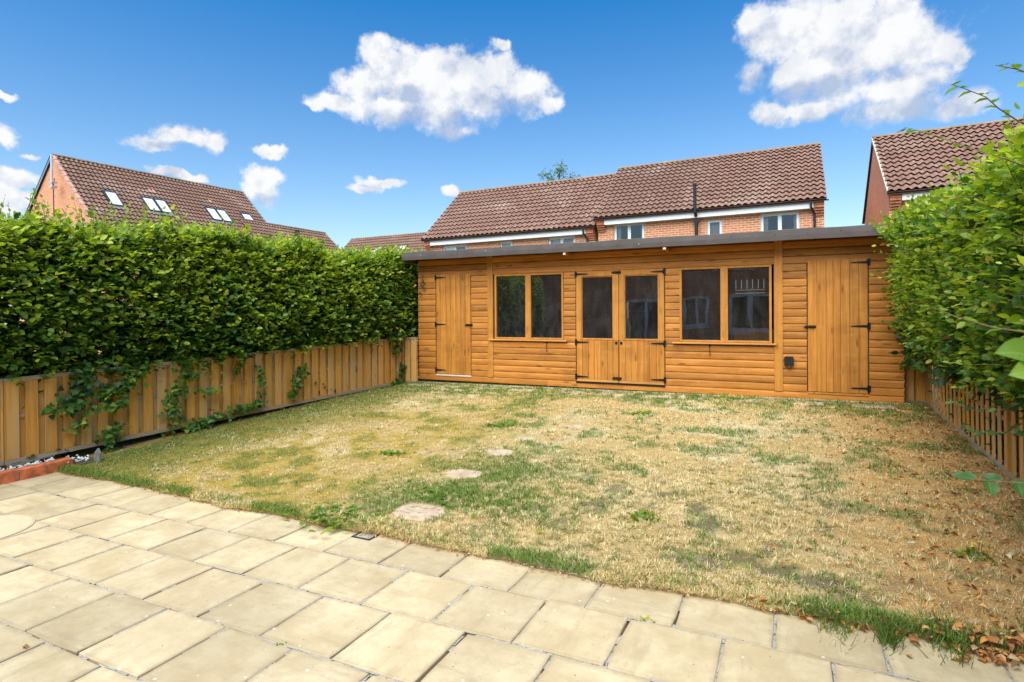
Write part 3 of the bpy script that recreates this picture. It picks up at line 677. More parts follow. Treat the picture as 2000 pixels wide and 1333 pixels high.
# things standing inside, seen dimly through the glass
sh_ = thing('wall_shelf', 'pale wooden shelf on the back wall behind the left shed window', 'shelf', (-3.6, 11.25, 1.35))
MB().box(-.35, .35, -.2, 0, 0, .025).build('board', M_PAINTW, sh_); MB().box(-.25, -.22, -.17, 0, -.15, 0).build('bracket', M_PAINTW, sh_); MB().box(.22, .25, -.17, 0, -.15, 0).build('bracket', M_PAINTW, sh_)
cb = thing('storage_cabinet', 'brown storage cabinet standing inside behind the right shed window', 'cabinet', (-.45, 10.6, .35))
MB().box(-.4, .4, -.22, .22, 0, .86).build('carcass', M_TRIM, cb); MB().box(-.39, -.005, -.24, -.221, .03, .84).build('cabinet_door', M_TRIM, cb); MB().box(.005, .39, -.24, -.221, .03, .84).build('cabinet_door', M_TRIM, cb)
wk = thing('wire_peg_rack', 'white wire peg rack hanging just inside the right shed window', 'rack', (-.52, 9.05, 1.86))
for i in range(6): MB().tube([(i*.075-.19, 0, .1), (i*.075-.19, 0, -.03)], .005, 6).build('peg', M_WHITE, wk)
for z in (-.05, -.095): MB().tube([(-.2, .004, z), (.2, .004, z)], .0035, 6).build('wire', M_WHITE, wk)
# concrete footing and half sunk slabs along the front
ft = MB()
ft.box(-6.24, 1.36, 8.84, 11.4, .05, .295); struct(ft.build('shed_footing', M_PINKCON))
rs = random.Random(9)
for i, (x, y, w) in enumerate([(-5.95, 8.62, .42), (-5.3, 8.6, .42), (-4.55, 8.62, .45), (-3.95, 8.58, .4), (-3.1, 8.6, .5), (-2.45, 8.57, .42), (-1.75, 8.6, .45), (-.55, 8.62, .34), (.15, 8.6, .45), (.95, 8.6, .45)]):
    z = float(lawn_base(y))
    o = MB().cbox(-w/2, w/2, -.11, .11, -.04, .012, .006).build('edging_slab', M_STONE, None, (x, y, z), False); o.rotation_euler = (0, 0, rs.uniform(-.06, .06))
    nm = ['first', 'second', 'third', 'fourth', 'fifth', 'sixth', 'seventh', 'eighth', 'ninth', 'tenth'][i]
    tag(o, nm+' sunken pale slab from the left along the shed front', 'slab', 'half grassed slabs along the shed')
# ================================================================ fences
def build_fence(root, s0, s1, zf, H, pitch, bw, joints, sg, railm, seed, back=True):
    """hit-and-miss panels along local y; sg is the side (+x or -x) that faces the garden"""
    r = random.Random(seed)
    X = lambda a, b: (min(sg*a, sg*b), max(sg*a, sg*b))
    def slanted(name, mat, xa, xb, ya, yb, z0, z1):
        zs = [zf(ya), zf(yb)]; vs = []
        for x in (xa, xb):
            for y, zz in ((ya, zs[0]), (yb, zs[1])): vs += [(x, y, zz+z0), (x, y, zz+z1)]
        MB().add(vs, [(0, 2, 3, 1), (4, 5, 7, 6), (0, 1, 5, 4), (2, 6, 7, 3), (1, 3, 7, 5), (0, 4, 6, 2)]).build(name, mat, root)
    js = [s0]+[j for j in joints if s0 < j < s1]+[s1]
    bc = {}
    def board(y, w, x0, x1, top):
        c = .003; k = (round(w, 3), round(x0, 3), r.randrange(3))
        if k not in bc:
            hh = H-.085; f = max(x0, x1) if sg > 0 else min(x0, x1); bk = min(x0, x1) if sg > 0 else max(x0, x1); q = -c if sg > 0 else c
            j = r.uniform(-.003, .003)
            bc[k] = MB().extrude([(bk, -w/2), (f+q, -w/2), (f, -w/2+c), (f, w/2-c), (f+q, w/2), (bk, w/2)], 'z', 0, hh+j).mesh('fence_board', M_FENCE)
        o = link('fence_board', bc[k], root, (r.uniform(-.002, .002), y, zf(y)+.042)); o.rotation_euler = (r.uniform(-.006, .006), 0, r.uniform(-.01, .01))
    for a, b in zip(js[:-1], js[1:]):
        slanted('bottom_rail', railm, *X(-.045, .022), a+.003, b-.003, 0, .04)
        slanted('top_rail', railm, *X(-.05, .026), a+.003, b-.003, H-.04, H)
        slanted('middle_rail', railm, *X(-.016, -.001), a+.003, b-.003, H*.52, H*.52+.038)
        n = max(1, round((b-a-.04)/pitch)); p = (b-a-.03)/n
        for i in range(n):
            board(a+.02+p*(i+.5)-p*.18, bw*r.uniform(.95, 1.05), *X(.0, .018 if back else .009), 0)
            if back: board(a+.02+p*(i+.5)+p*.32, bw*r.uniform(.95, 1.05), *X(-.030, -.017), 0)
        for y in (a+.012, b-.012):
            slanted('edge_batten', M_FENCE, *X(-.03, .02), y-.009, y+.009, .041, H-.041)
        if a > s0+.01: slanted('post', M_FENCE, *X(-.14, -.055), a-.045, a+.045, -.1, H)
rotl = -math.atan2(.43, 6.05)
fl = thing('fence', 'low weathered timber panel fence with ivy along the left side of the lawn', 'fence', (FP0[0], FP0[1], 0), (0, 0, rotl))
build_fence(fl, -1.4, 6.13, lambda s: .107+.0285*s, .835, .16, .104, [.245, 1.872, 3.515, 5.14], 1, M_RAIL, 3)
fr = thing('fence', 'low timber slat fence under the overhanging hedge on the right', 'fence', (RFX, 0, 0))
build_fence(fr, 3.4, 9.05, lambda s: float(lawn_base(s))-.005, .8, .165, .078, [4.3, 5.93, 7.56], -1, M_RAIL, 5, False)
fe = thing('fence', 'short fence return panel closing the gap left of the shed', 'fence', (-6.14, 8.80, 0), (0, 0, PI/2))
build_fence(fe, 0.0, .30, lambda s: .275, .84, .15, .1, [], -1, M_RAIL, 6)
fw = thing('fence', 'short fence panel in the corner right of the shed', 'fence', (1.335, 9.06, 0), (0, 0, -PI/2))
build_fence(fw, 0.0, .26, lambda s: .275, .84, .13, .09, [], 1, M_RAIL, 8)

# ================================================================ hedges
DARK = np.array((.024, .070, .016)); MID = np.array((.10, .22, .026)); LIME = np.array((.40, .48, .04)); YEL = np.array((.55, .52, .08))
def shoots(P, A, out, L, m, size, lime, rg, droop=.0):
    """m leaves set alternately along each shoot"""
    n = len(P); A = norm(A); up = np.array((0, 0, 1.0))
    side = norm(np.cross(A, up+.3*rg.normal(size=(n, 3))))
    t = np.linspace(.12, 1, m)[None, :]+rg.normal(0, .05, (n, m))
    pos = P[:, None]+A[:, None]*(t*L[:, None])[..., None]
    pos[..., 2] -= droop*(t*L[:, None])**2
    sgn = np.where(np.arange(m) % 2 == 0, 1.0, -1.0)[None, :, None]
    D = A[:, None]*.75+side[:, None]*sgn*.85+rg.normal(0, .28, (n, m, 3)); D[:, -1] = A+rg.normal(0, .2, (n, 3))
    Nn = up*.85+out[:, None]*.45+rg.normal(0, .38, (n, m, 3))
    sz = size*rg.uniform(.5, 1.35, (n, m))*np.where(t > .9, .75, 1)
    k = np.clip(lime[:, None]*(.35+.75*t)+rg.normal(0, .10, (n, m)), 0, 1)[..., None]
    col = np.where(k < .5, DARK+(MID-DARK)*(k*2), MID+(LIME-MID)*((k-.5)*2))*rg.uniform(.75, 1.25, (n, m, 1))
    col = np.where((rg.random((n, m, 1)) < .02) & (k > .45), YEL, col)
    col = np.where(rg.random((n, m, 1)) < .004, np.array((.30, .11, .03)), col)
    return pos.reshape(-1, 3), D.reshape(-1, 3), Nn.reshape(-1, 3), sz.ravel(), col.reshape(-1, 3)
def cat(L): return [np.concatenate(x) for x in zip(*L)]

# ---- left hedge
hl = thing('hedge', 'tall clipped beech hedge behind the left fence', 'hedge', (0, 0, 0))
rg = np.random.default_rng(21)
def lw(s, off, z):                                         # hedge coordinates to world
    p = FP0[None]+FD[None]*s[:, None]+FN[None]*off[:, None]; return np.stack([p[:, 0], p[:, 1], z], 1)
OUTL = np.array((FN[0], FN[1], 0.0))
def ltop(s): return 2.43+.02*s+.2*(vnoise(s, s*0, 1.7, 1)-.5)+.18*(vnoise(s, s*0, 5, 2)-.5)
def lface(s, z):
    h = (z-1.0)/1.5
    return .03+.16*np.sin(np.clip(h, 0, 1)*PI*.85+.35)+.22*(fbm(s, z, 1.5, 3)-.5)+.13*(vnoise(s, z, 5, 4)-.5)-.25*np.clip(h-.85, 0, 1)
Ls = []
n = 7400; s = rg.uniform(-1.4, 6.9, n); low = .92+.028*s-.26*sstep(s, 3.4, .5)*sstep(vnoise(s, s*0, 2.2, 6), .3, .9); z = low+rg.random(n)**.95*(ltop(s)-low)
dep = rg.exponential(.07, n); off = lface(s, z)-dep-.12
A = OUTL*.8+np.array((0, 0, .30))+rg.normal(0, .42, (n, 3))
lime = .50+.50*vnoise(s, z, 2.3, 5)*sstep(z, .8, 2.2)+.40*sstep(z, 1.95, 2.42)+rg.normal(0, .12, n)+.42*(rg.random(n) < .2)-dep*1.4  # new growth, plus light painted into the top and shade into the depth
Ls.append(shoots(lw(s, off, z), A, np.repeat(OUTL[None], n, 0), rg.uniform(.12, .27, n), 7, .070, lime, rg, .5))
n = 3000; s = rg.uniform(-1.4, 6.9, n); off = rg.uniform(-.95, .08, n); z = ltop(s)-.06-rg.exponential(.05, n)
A = np.array((0, 0, 1.0))+OUTL*.25*(off > -.25)[:, None]+rg.normal(0, .45, (n, 3))
Ls.append(shoots(lw(s, off, z), A, np.repeat(OUTL[None], n, 0), rg.uniform(.12, .30, n), 7, .066, .9+rg.normal(0, .16, n), rg))
# longer upright shoots on top, mostly at the near end
n = 190; s = np.concatenate([rg.uniform(-.6, 2.2, 75), rg.uniform(2.2, 6.8, 115)]); off = rg.uniform(-.55, .05, n); Lg = rg.uniform(.24, .5, n); Lg[75:] *= .62
LONG = (lw(s, off, ltop(s)-.08), np.array((0, 0, 1.0))+rg.normal(0, .16, (n, 3)), Lg)
Ls.append(shoots(LONG[0], LONG[1], np.repeat(OUTL[None], n, 0), Lg, 9, .058, .85+rg.normal(0, .1, n), rg))
# inner leaves that close the hedge, coloured dark for the shade inside
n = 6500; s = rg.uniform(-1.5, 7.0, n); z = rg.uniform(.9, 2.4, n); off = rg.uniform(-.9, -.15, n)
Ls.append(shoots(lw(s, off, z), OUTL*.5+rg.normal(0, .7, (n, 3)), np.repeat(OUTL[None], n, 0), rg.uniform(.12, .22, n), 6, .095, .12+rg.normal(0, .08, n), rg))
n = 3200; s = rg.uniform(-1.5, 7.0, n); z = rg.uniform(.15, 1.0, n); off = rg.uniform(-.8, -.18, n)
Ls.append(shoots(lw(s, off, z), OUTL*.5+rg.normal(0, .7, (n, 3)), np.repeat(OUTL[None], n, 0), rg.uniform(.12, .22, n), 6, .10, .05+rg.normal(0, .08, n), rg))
P_, D_, N_, S_, C_ = cat(Ls)
fo = stuff(link('foliage', leaf_mesh('foliage', P_, D_, N_, S_, C_, M_LEAF), hl))
for i in range(16):
    s_ = -1.2+i*.52; b = lw(np.array([s_]), np.array([-.45]), np.array([-.05]))[0]
    MB().tube([b, b+np.array((.03, .02, .7)), b+np.array((-.02, .05, 1.4)), b+np.array((.03, .0, 2.3))], [.032, .028, .02, .008], 7).build('stem', M_BARK, hl)
tw = MB()
for p, a_, l in zip(LONG[0], norm(LONG[1]), LONG[2]): tw.tube([p-a_*.1, p+a_*l], [.004, .0015], 4)
stuff(tw.build('twigs', M_TWIG, hl))

# ---- right hedge, overhanging its fence
hr = thing('hedge', 'loose beech hedge bulging over the right fence beside the shed', 'hedge', (0, 0, 0))
rg = np.random.default_rng(33); OUTR = np.array((-1.0, 0, 0))
def rtop(y): return 2.27+.035*(y-2)+.16*(vnoise(y, y*0, 1.5, 1)-.5)+.12*(vnoise(y, y*0, 4.5, 2)-.5)
def rface(y, z):
    h = (z-.9)/1.62
    return 1.02+.028*(y-3)-.02+.34*np.abs(h-.52)**1.8*2.2-.26*(fbm(y, z, 1.3, 5)-.5)-.14*(vnoise(y, z, 4.5, 6)-.5)
Ls = []
n = 5200; y = .9+rg.random(n)*8.1; z = .95+.06*vnoise(y, y*0, 3, 2)+rg.random(n)*(rtop(y)-.95); dep = rg.exponential(.07, n)
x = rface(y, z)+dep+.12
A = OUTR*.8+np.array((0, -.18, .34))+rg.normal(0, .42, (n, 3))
lime = .52+.36*vnoise(y, z, 2.1, 3)+.26*sstep(z, 1.3, 2.2)+rg.normal(0, .13, n)-dep*1.6  # leaf colour also carries painted light higher up and shade deeper in
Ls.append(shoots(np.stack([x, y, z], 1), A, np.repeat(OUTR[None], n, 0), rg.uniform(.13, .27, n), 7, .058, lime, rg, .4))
n = 2600; y = .9+rg.random(n)*8.1; x = rg.uniform(1.05, 2.25, n); z = rtop(y)-.06-rg.exponential(.05, n)-.12*sstep(x, 1.35, 1.05)
Ls.append(shoots(np.stack([x, y, z], 1), np.array((-.15, 0, 1.0))+rg.normal(0, .45, (n, 3)), np.repeat(OUTR[None], n, 0), rg.uniform(.13, .3, n), 7, .058, .78+rg.normal(0, .15, n), rg))
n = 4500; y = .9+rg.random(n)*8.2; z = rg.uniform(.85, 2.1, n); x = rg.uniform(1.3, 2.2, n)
Ls.append(shoots(np.stack([x, y, z], 1), OUTR*.5+rg.normal(0, .7, (n, 3)), np.repeat(OUTR[None], n, 0), rg.uniform(.12, .22, n), 6, .09, .16+rg.normal(0, .08, n), rg))  # inner leaves, with the hedge's inside shade put into their colour
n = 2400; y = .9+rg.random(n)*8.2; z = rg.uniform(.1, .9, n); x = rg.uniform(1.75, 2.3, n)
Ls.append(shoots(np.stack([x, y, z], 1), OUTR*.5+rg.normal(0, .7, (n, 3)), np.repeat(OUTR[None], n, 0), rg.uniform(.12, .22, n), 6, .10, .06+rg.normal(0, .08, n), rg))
# longer shoots reaching out of the face
n = 150; y = 2.2+rg.random(n)*6.6; z = 1.1+rg.random(n)*(rtop(y)-1.1); x = rface(y, z)+.1; LgR = rg.uniform(.22, .42, n)
AR = norm(OUTR*.7+np.array((0, -.25, .55))+rg.normal(0, .3, (n, 3))); LR = np.stack([x, y, z], 1)
Ls.append(shoots(LR, AR, np.repeat(OUTR[None], n, 0), LgR, 9, .054, .75+rg.normal(0, .15, n), rg, .3))
P_, D_, N_, S_, C_ = cat(Ls)
stuff(link('foliage', leaf_mesh('foliage', P_, D_, N_, S_, C_, M_LEAF), hr))
for i in range(16):
    yy = 1.1+i*.52
    MB().tube([(1.8, yy, -.05), (1.78, yy+.03, .7), (1.83, yy, 1.4), (1.78, yy-.03, 2.0)], [.035, .03, .02, .008], 7).build('stem', M_BARK, hr)
tw = MB()
for p, a_, l in zip(LR, AR, LgR): tw.tube([p-a_*.15, p+a_*l*.5, p+a_*l-np.array((0, 0, .3*l*l))], [.004, .003, .0012], 4)
stuff(tw.build('twigs', M_TWIG, hr))
# the sprays nearest the camera, leaf by leaf
def big_leaf_mesh(seed, mat=M_BIGLEAF):
    r = random.Random(seed); n = 9; vs = []; fs = []
    for i in range(n+1):
        t = i/n; w = .36*math.sin(PI*min(1, t**.85))**.8*(1-.15*t)+(.008 if i % 2 else 0); w = 0 if i in (0, n) else w
        zc = -.10*t*t+.02*math.sin(t*9+seed)
        for sgn in (1, 0, -1): vs.append((t, sgn*w, zc+(abs(sgn)*.10*w/.36+r.uniform(-.012, .012) if sgn else -.02)))
    for i in range(n):
        for j in (0, 1): fs.append((i*3+j, i*3+j+1, i*3+4+j, i*3+3+j))
    me = MB().add(vs, fs).mesh('leaf', mat); me.shade_smooth(); return me
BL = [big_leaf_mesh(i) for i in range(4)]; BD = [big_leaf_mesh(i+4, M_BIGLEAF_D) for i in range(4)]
rb = random.Random(2)
def put_leaf(p, d, nn, size, parent, lib=None):
    d = Vector(d).normalized(); nn = Vector(nn); nn = (nn-d*nn.dot(d)).normalized(); b = nn.cross(d)
    o = link('leaf', rb.choice(lib or BL), parent)
    o.matrix_local = Matrix(((d.x*size, b.x*size, nn.x*size, p[0]), (d.y*size, b.y*size, nn.y*size, p[1]), (d.z*size, b.z*size, nn.z*size, p[2]), (0, 0, 0, 1)))
TW = {'upper': [(0.995, 3.247, 2.261), (0.896, 3.2, 2.3), (0.801, 3.099, 2.341), (0.738, 3.013, 2.371), (0.639, 2.911, 2.391), (0.585, 2.83, 2.387)],
      'top': [(0.86, 2.85, 2.373), (0.782, 2.813, 2.403), (0.696, 2.716, 2.397)],
      'mid': [(1.032, 3.376, 2.097), (0.868, 3.297, 2.168), (0.73, 3.342, 2.256), (0.625, 3.403, 2.342), (0.532, 3.469, 2.405)],
      'low': [(0.748, 2.464, 1.41), (0.66, 2.644, 1.43), (0.622, 2.958, 1.465), (0.561, 3.261, 1.522)],
      'bottom': [(0.609, 1.954, 1.032), (0.538, 1.92, 1.047), (0.467, 1.886, 1.054), (0.413, 1.86, 1.058)],
      'hang': [(1.255, 4.148, 1.024), (1.084, 4.177, 0.925), (0.983, 4.35, 0.893), (0.893, 4.529, 0.925)],
      'hang2': [(1.174, 3.887, 0.842), (1.041, 3.935, 0.837), (0.923, 3.989, 0.818), (0.873, 4.076, 0.841)]}
ROOT = {'upper': (1.5, 3.5, 2.0), 'top': (1.4, 3.1, 2.1), 'mid': (1.4, 3.5, 1.9), 'low': (1.3, 2.4, 1.3), 'bottom': (1.2, 2.1, 1.1), 'hang': (1.5, 4.2, 1.2), 'hang2': (1.5, 4.0, 1.0)}
CNT = {'upper': 13, 'top': 5, 'mid': 14, 'low': 9, 'bottom': 6, 'hang': 16, 'hang2': 14}
for k, pts in TW.items():
    pts = [Vector(p) for p in pts]
    MB().tube([ROOT[k]]+pts, [.006]+[.0035-.0024*i/(len(pts)-1) for i in range(len(pts))], 6).build('twig', M_TWIG, hr)
    n = CNT[k]
    for i in range(n):
        f = (i+.4)/n*(len(pts)-1); j = min(int(f), len(pts)-2); p = pts[j].lerp(pts[j+1], f-j); ax = (pts[j+1]-pts[j]).normalized()
        sd_ = ax.cross(Vector((0, 0, 1))).normalized()*(1 if i % 2 else -1)
        d = ax*.6+sd_*.9+Vector((rb.uniform(-.3, .3), rb.uniform(-.3, .3), rb.uniform(-.5, .2)))
        nn = Vector((rb.uniform(-.5, .3), rb.uniform(-.7, .1), 1.0))
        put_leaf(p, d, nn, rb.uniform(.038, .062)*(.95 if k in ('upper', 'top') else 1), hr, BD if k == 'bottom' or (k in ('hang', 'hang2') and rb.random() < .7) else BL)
MB().tube([(1.1, 1.75, 1.25), (.62, 1.5, 1.36), (.429, 1.369, 1.39), (.40, 1.31, 1.395)], [.005, .004, .0025, .0015], 6).build('twig', M_TWIG, hr)
put_leaf((.40, 1.31, 1.415), (-.9, -.5, .16), (-.1, -.75, .6), .088, hr)
put_leaf((.405, 1.285, 1.393), (-.85, -.45, -.03), (.05, -.8, .5), .078, hr)
put_leaf((.60, 1.5, 1.30), (-.6, -.6, -.5), (-.3, -.7, .6), .06, hr)

# ================================================================ ivy on the left fence
def ivy(label, pts, n, spread, size, lime, seed):
    """pts: (distance along the fence, height) the stem passes through"""
    r = np.random.default_rng(seed); b = pts[0]
    W = [lw(np.array([a]), np.array([.03]), np.array([h]))[0] for a, h in pts]
    o = thing('ivy_plant', label, 'ivy', tuple(W[0]), group='ivy sprays on the left fence')
    MB().tube([w-W[0] for w in W], [.005]+[.003]*(len(W)-1), 5).build('stem', M_TWIG, o)
    n = int(n*1.35); size = size*1.15; f = r.random(n)*(len(W)-1); j = np.minimum(f.astype(int), len(W)-2); Wn = np.array(W)
    P = Wn[j]+(Wn[j+1]-Wn[j])*(f-j)[:, None]-W[0]
    P += FD3*r.normal(0, spread, n)[:, None]+np.array((0, 0, 1))*r.normal(0, spread*.7, n)[:, None]+OUTL*(.01+r.random(n)*.09)[:, None]
    D = np.array((0, 0, -.6))+FD3*r.normal(0, .8, n)[:, None]+OUTL*r.uniform(0, .6, n)[:, None]
    Nn = OUTL*.7+np.array((0, 0, .7))+r.normal(0, .3, (n, 3))
    k = np.clip(lime+r.normal(0, .22, n), 0, 1)[:, None]
    col = np.where(k < .6, DARK*.9+(MID*1.2-DARK*.9)*k/.6, MID*1.2+(LIME-MID*1.2)*(k-.6)/.4)
    stuff(link('leaves', leaf_mesh('leaves', P, D, Nn, size*r.uniform(.6, 1.2, n), col, M_LEAF, IVY_T), o))
FD3 = np.array((FD[0], FD[1], 0.0))
ivy('big dark ivy clump trailing from the hedge at the near end of the left fence', [(.98, 1.0), (.9, .85), (.82, .66), (.7, .58)], 120, .085, .062, .25, 1)
ivy('light green ivy tail below the big clump on the left fence', [(1.0, .60), (.93, .5), (.85, .40), (.76, .36)], 34, .035, .045, .62, 2)
ivy('long ivy spray reaching sideways from the hedge across the left fence', [(1.55, .98), (1.38, .82), (1.2, .74), (1.02, .66)], 110, .06, .055, .35, 3)
ivy('small leafy ivy sprig left of the first fence joint', [(1.3, .64), (1.22, .58), (1.16, .55), (1.22, .52)], 34, .035, .048, .5, 4)
ivy('ivy bush growing from the soil at the foot of the left fence', [(1.16, .06), (1.17, .18), (1.15, .27), (1.18, .33)], 70, .055, .05, .4, 5)
ivy('ivy column climbing up the fence joint under the hedge', [(1.9, .2), (1.86, .38), (1.84, .58), (1.92, .68), (2.1, .86), (1.95, 1.0)], 150, .07, .052, .42, 6)
ivy('bright ivy sprig on the board right of the ivy column', [(2.18, .62), (2.26, .58), (2.34, .58), (2.4, .60)], 30, .035, .046, .62, 7)
ivy('low creeping ivy running along the bottom rail in mid fence', [(1.98, .17), (2.2, .2), (2.4, .26), (2.66, .27), (2.88, .30), (3.02, .36)], 130, .045, .05, .38, 8)
ivy('thin ivy strand climbing a board beside the second joint', [(3.0, .28), (3.03, .45), (3.06, .62), (3.04, .84)], 50, .03, .046, .45, 9)
ivy('ivy patch on the grey board right of the second joint', [(3.58, .33), (3.66, .5), (3.72, .66), (3.78, .78)], 70, .045, .052, .4, 10)
ivy('dark ivy sprig near the top of the far end of the left fence', [(5.85, 1.05), (5.85, .92), (5.9, .82)], 45, .06, .055, .25, 11)
ivy('ivy tuft at the far corner where the left fence meets the return', [(5.75, .30), (5.95, .36), (6.02, .5), (6.04, .62)], 60, .055, .055, .2, 12)
ivy('single ivy sprig hanging halfway along the fence top', [(2.78, 1.0), (2.72, .88), (2.68, .80)], 26, .035, .05, .4, 13)
# ================================================================ houses
def wall_panel(x0, x1, z0, z1, y, holes, depth=.09, plane='x'):
    """upright wall in the xz plane with rectangular openings and their reveals"""
    xs = sorted({x0, x1, *[h[0] for h in holes], *[h[1] for h in holes]}); zs = sorted({z0, z1, *[h[2] for h in holes], *[h[3] for h in holes]})
    mb = MB()
    for a, b in zip(xs[:-1], xs[1:]):
        for c, d in zip(zs[:-1], zs[1:]):
            if any(h[0] <= (a+b)/2 <= h[1] and h[2] <= (c+d)/2 <= h[3] for h in holes): continue
            mb.add([(a, y, c), (b, y, c), (b, y, d), (a, y, d)], [(0, 1, 2, 3)])
    for a, b, c, d in holes:
        mb.add([(a, y, c), (b, y, c), (b, y, d), (a, y, d), (a, y+depth, c), (b, y+depth, c), (b, y+depth, d), (a, y+depth, d)], [(0, 4, 5, 1), (1, 5, 6, 2), (2, 6, 7, 3), (3, 7, 4, 0)])
    return mb
def house_window(parent, x0, x1, z0, z1, y, lights, curtain=None):
    """white frame set in its reveal, panes and net curtains behind it"""
    f = .085; mb = MB(); xs = [x0+(x1-x0)*i/lights for i in range(lights+1)]
    mb.box(x0, x1, y, y+.05, z0, z0+f); mb.box(x0, x1, y, y+.05, z1-f, z1)
    for i, x in enumerate(xs):
        a = x if i == 0 else x-f/2*(2 if i == lights else 1.3); b = x if i == lights else x+f*(1 if i == 0 else .65)
        mb.box(a, b, y-.002, y+.052, z0+.0, z1)
    w = mb.build('window', M_WHITE, parent)
    for a, b in zip(xs[:-1], xs[1:]):
        MB().add([(a+.04, y+.025, z0+.04), (b-.04, y+.025, z0+.04), (b-.04, y+.025, z1-.04), (a+.04, y+.025, z1-.04)], [(0, 1, 2, 3)]).build('pane', M_WGLASS, w)
    MB().box(x0-.05, x1+.05, y-.1, y+.0, z0-.04, z0-.002).build('sill', M_WHITE, w)
    if curtain == 'net':
        n = 40; vs = []
        for i in range(n+1):
            x = x0+.03+(x1-x0-.06)*i/n; yy = y+.16+.018*math.sin(i*1.9)+.01*math.sin(i*.7)
            vs += [(x, yy, z0), (x, yy, z1)]
        MB().add(vs, [(2*i, 2*i+2, 2*i+3, 2*i+1) for i in range(n)]).build('curtain', M_CURTAIN, w)
    elif curtain == 'side':
        for a, b in ((x0+.03, x0+.03+(x1-x0)*.17), (x1-.03-(x1-x0)*.12, x1-.03)):
            n = 14; vs = []
            for i in range(n+1):
                x = a+(b-a)*i/n; vs += [(x, y+.14+.02*math.sin(i*1.7), z0), (x, y+.14+.02*math.sin(i*1.7), z1)]
            MB().add(vs, [(2*i, 2*i+2, 2*i+3, 2*i+1) for i in range(n)]).build('curtain', M_CURTAIN, w)
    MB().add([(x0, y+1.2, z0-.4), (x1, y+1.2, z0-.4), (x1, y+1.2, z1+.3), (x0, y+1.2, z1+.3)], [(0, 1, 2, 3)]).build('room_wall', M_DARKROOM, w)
    return w
TG, TW_ = .312, .2
def tile_shape():
    """one pantile: local x across, y up the slope, z out of it"""
    prof = []
    n = 9
    for i in range(n+1):
        t = i/n; prof.append((t*(TW_+.012), .033*math.sin(2*PI*(t-.12))*(1 if t < .62 else .8)+.01))
    vs = [(x, 0, z+.062) for x, z in prof]+[(x, TG+.05, z+.002) for x, z in prof]+[(x, .012, z+.042) for x, z in prof]
    m = n+1; fs = [(i, i+1, m+i+1, m+i) for i in range(n)]+[(2*m+i, 2*m+i+1, i+1, i) for i in range(n)]+[(2*m, 0, m), (2*m+n, m+n, n)]
    return vs, fs
TV, TF = tile_shape()
TILE_ME = {}
def tiled_slope(roof, origin, ex, ey, W, L, mat, score, singles=300, detail=True):
    """tiles on a slope: origin at the lower left eaves corner, ex along the eaves, ey up the slope. score ranks what shows largest"""
    ex = Vector(ex).normalized(); ey = Vector(ey).normalized(); ez = ex.cross(ey)
    if ez.z < 0: ez = -ez
    Rm = Matrix((ex, ey, ez)).transposed()
    nr = int(round(L/TG)); nc = int(round(W/TW_)); g_ = L/nr; w_ = W/nc; cells = []
    for r_ in range(nr):
        for c_ in range(nc):
            p = Vector(origin)+ex*(c_*w_)+ey*(r_*g_); cells.append((score(r_, c_, nr, nc), r_, c_, p))
    cells.sort(key=lambda q: -q[0])
    if mat.name not in TILE_ME: TILE_ME[mat.name] = MB().add(TV, TF).mesh('tile', mat)
    rr = random.Random(nc*7+nr); rest = MB()
    for i, (_, r_, c_, p) in enumerate(cells):
        j = Vector((rr.uniform(-.003, .003), rr.uniform(-.004, .004), rr.uniform(0, .004)))
        if i < singles:
            o = link('tile', TILE_ME[mat.name], roof); o.matrix_local = Matrix.Translation(p+Rm@j)@(Rm@Matrix.Rotation(rr.uniform(-.012, .012), 3, 'Z')@Matrix.Rotation(rr.uniform(-.01, .01), 3, 'X')).to_4x4()
        else: rest.add([p+Rm@(Vector(v)+j) for v in TV], TF)
    if len(cells) > singles: stuff(rest.build('tiles', mat, roof))
def ridge_line(roof, a, b, mat=M_RIDGE, seg=.42, r=.115):
    a, b = Vector(a), Vector(b); n = max(1, int((b-a).length/seg)); d = (b-a)/n; sd_ = d.normalized().cross(Vector((0, 0, 1))).normalized()
    vs = []
    for e in (0, 1):
        for k in range(7):
            an = PI*k/6; rad = r*(1.04 if e == 0 else 1.0)
            vs.append(d*e*1.01+sd_*math.cos(an)*rad+Vector((0, 0, math.sin(an)*rad*.75)))
    me = MB().add(vs, [(k, k+1, 8+k, 7+k) for k in range(6)]+[tuple(range(7))]).mesh('ridge_tile', mat)
    rr = random.Random(int(a.x*10))
    for i in range(n): link('ridge_tile', me, roof, a+d*i+Vector((0, 0, rr.uniform(-.008, .006))))

